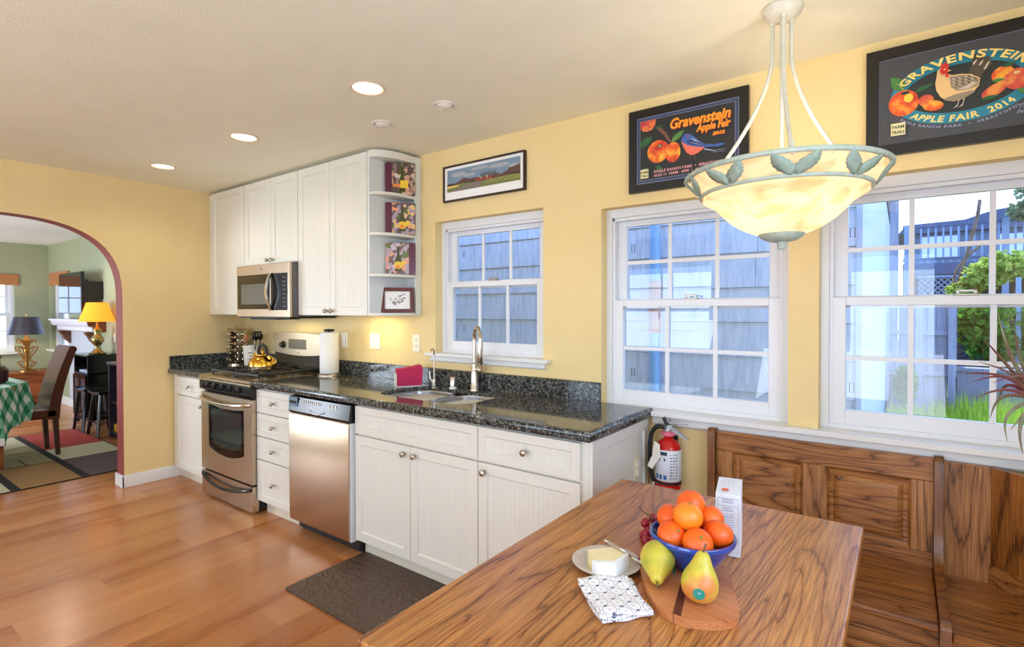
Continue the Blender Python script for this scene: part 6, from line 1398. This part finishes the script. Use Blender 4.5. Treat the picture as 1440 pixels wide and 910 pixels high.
# grass: uncountable
b = MB(); rng = random.Random(5)
for k in range(15000):
    x = rng.uniform(4.75, 9.2); y_ = rng.uniform(2.2, 8.2)
    h_ = rng.uniform(.10, .28)*(1.3 if y_ > 5.5 and x > 5.3 else .9)*(1.4 if x > 5.6 and y_ > 5 else 1); a = rng.uniform(0, PI); w_ = .009; lx_, ly_ = rng.uniform(-.08,.08), rng.uniform(-.08,.08); c, s_ = math.cos(a)*w_, math.sin(a)*w_
    b.add([(x-c,y_-s_,GZ),(x+c,y_+s_,GZ),(x+lx_,y_+ly_,GZ+h_)], [(0,1,2)])
M['grass'] = leafmat('grass_blades', (120,170,50), (200,226,90)); o = b.build('grass', 'grass', smooth=False); tag(o, 'long bright green grass in the back garden', 'grass', kind='stuff')

b = MB(); b.box(-6.2, 6.3, .15, .75, 2.46, 2.58); struct(b.build('sun_block_eave', 'trim', smooth=False), 'unseen eave added above the outside of the window wall, blocks the sun')  # unseen, added to keep the sun off the windows
# ------------------------------------------------------------------ light
sc = bpy.context.scene
w = bpy.data.worlds.new('world'); sc.world = w; w.use_nodes = True; nt = w.node_tree; bg_ = nt.nodes['Background']
tcw = nn(nt, 'ShaderNodeTexCoord').outputs['Generated']; zz = nn(nt, 'ShaderNodeSeparateXYZ', {0: tcw}).outputs[2]
nt.links.new(ramp(nt, zz, [(.0, (198,220,255)), (.25, (188,214,255)), (.8, (140,184,255))]), bg_.inputs[0]); bg_.inputs[1].default_value = WORLD
def light(name, kind, loc, energy, col, **k):
    l = bpy.data.lights.new(name, kind); l.energy = energy; l.color = col
    for a, c in k.items():
        if a not in ('rot', 'look'): setattr(l, a, c)
    o = bpy.data.objects.new(name, l); C.objects.link(o); o.location = loc
    if 'rot' in k: o.rotation_euler = k['rot']
    return o
s_ = light('sun', 'SUN', (8,10,12), SUN, (1,.95,.86), angle=.01); s_.rotation_euler = Vector((-.38,.30,1.2)).to_track_quat('Z','Y').to_euler()
WARM = (1,.86,.66)
for x, y, r in CANS: light('can_light', 'SPOT', (x,y,H-.012), CANW, WARM, spot_size=math.radians(150), spot_blend=.6, shadow_soft_size=.06)
for x, y, r in FILL_CANS: light('can_light', 'SPOT', (x,y,H-.012), CANFILL, (1,.88,.70), spot_size=math.radians(160), spot_blend=.6, shadow_soft_size=.06)  # added fill spots for the unseen cans behind the camera
for k in range(3):
    a = camang+.5+k*2*PI/3; light('pendant_bulb', 'POINT', (lx+.075*math.cos(a), ly+.075*math.sin(a), lz-.03), PEND, (1,.84,.60), shadow_soft_size=.03)
light('undercabinet_light', 'AREA', (1.98,-.14,UB-.004), UNDER, (1,.80,.36), shape='RECTANGLE', size=.30, size_y=.06)
light('cooktop_light', 'AREA', (1.03,-.2,1.325), UNDER*.8, (1,.80,.36), shape='RECTANGLE', size=.30, size_y=.08)
light('lamp_bulb', 'POINT', (lx2,ly2,1.36), 6, (1,.7,.35), shadow_soft_size=.03)
light('lamp_bulb', 'POINT', (lx1,ly1,1.16), 8, (1,.78,.5), shadow_soft_size=.03)
light('living_light', 'SPOT', (-2.894,-.67,H-.02), 40, (1,.9,.78), spot_size=math.radians(150), spot_blend=.6, shadow_soft_size=.08)
# daylight portals at the openings, added rear ones included
def portal(x0, x1, z0, z1, y, rot, sx_=None):
    o = light('daylight_portal', 'AREA', ((x0+x1)/2, y, (z0+z1)/2), 1, (1,1,1), shape='RECTANGLE', size=x1-x0, size_y=z1-z0); o.rotation_euler = rot; o.data.cycles.is_portal = True; return o
for a, c_, e_, g_ in (W1, W2, W3): portal(a, c_, e_, g_, .17, (-PI/2, 0, 0))
for a, c_, e_, g_ in ((.6,2.9,.75,2.1), (3.5,5.3,.05,2.1), (-4.5,-1.5,.3,2.1)): portal(a, c_, e_, g_, YB-.13, (PI/2, 0, 0))
portal(LW2[0], LW2[1], LW2[2], LW2[3], .06, (-PI/2, 0, 0))
o = portal(0, LW1[1]-LW1[0], LW1[2], LW1[3], 0, (PI/2, 0, -PI/2)); o.location = (-6.11, (LW1[0]+LW1[1])/2, (LW1[2]+LW1[3])/2)
# added fill lamps outside the unseen rear openings, standing in for daylight
DAY = (.86,.93,1.)
def daylight(x0, x1, z0, z1, y, e, rot): o = light('daylight_fill', 'AREA', ((x0+x1)/2, y, (z0+z1)/2), e, DAY, shape='RECTANGLE', size=x1-x0, size_y=z1-z0); o.rotation_euler = rot
daylight(.6, 2.9, .75, 2.1, YB-.16, FILL_BACK, (PI/2+.65, 0, 0)); daylight(3.5, 5.3, .05, 2.1, YB-.16, FILL_BACK, (PI/2+.65, 0, 0)); o = light('daylight_fill', 'AREA', (XR+.16, (RW[0]+RW[1])/2, (RW[2]+RW[3])/2), DAYR, (.66,.83,1.), shape='RECTANGLE', size=RW[1]-RW[0], size_y=RW[3]-RW[2]); o.rotation_euler = (PI/2, 0, PI/2)
daylight(-4.5,-1.5,.3,2.1, YB-.16, FILL_LIVING, (PI/2+.35, 0, 0))  # added lamp brightening the living room from its unseen rear wall
vs = sc.view_settings; sc.display_settings.display_device = 'sRGB'; vs.view_transform = 'Standard'; vs.look = 'None'; vs.gamma = 1; vs.use_curve_mapping = False; vs.exposure = EXPO
cy = sc.cycles; cy.use_denoising = True; cy.denoiser = 'OPENIMAGEDENOISE'; cy.max_bounces = 8; cy.diffuse_bounces = 5; cy.glossy_bounces = 5; cy.transparent_max_bounces = 12; cy.sample_clamp_indirect = 6; cy.caustics_reflective = False; cy.caustics_refractive = False; cy.blur_glossy = .5
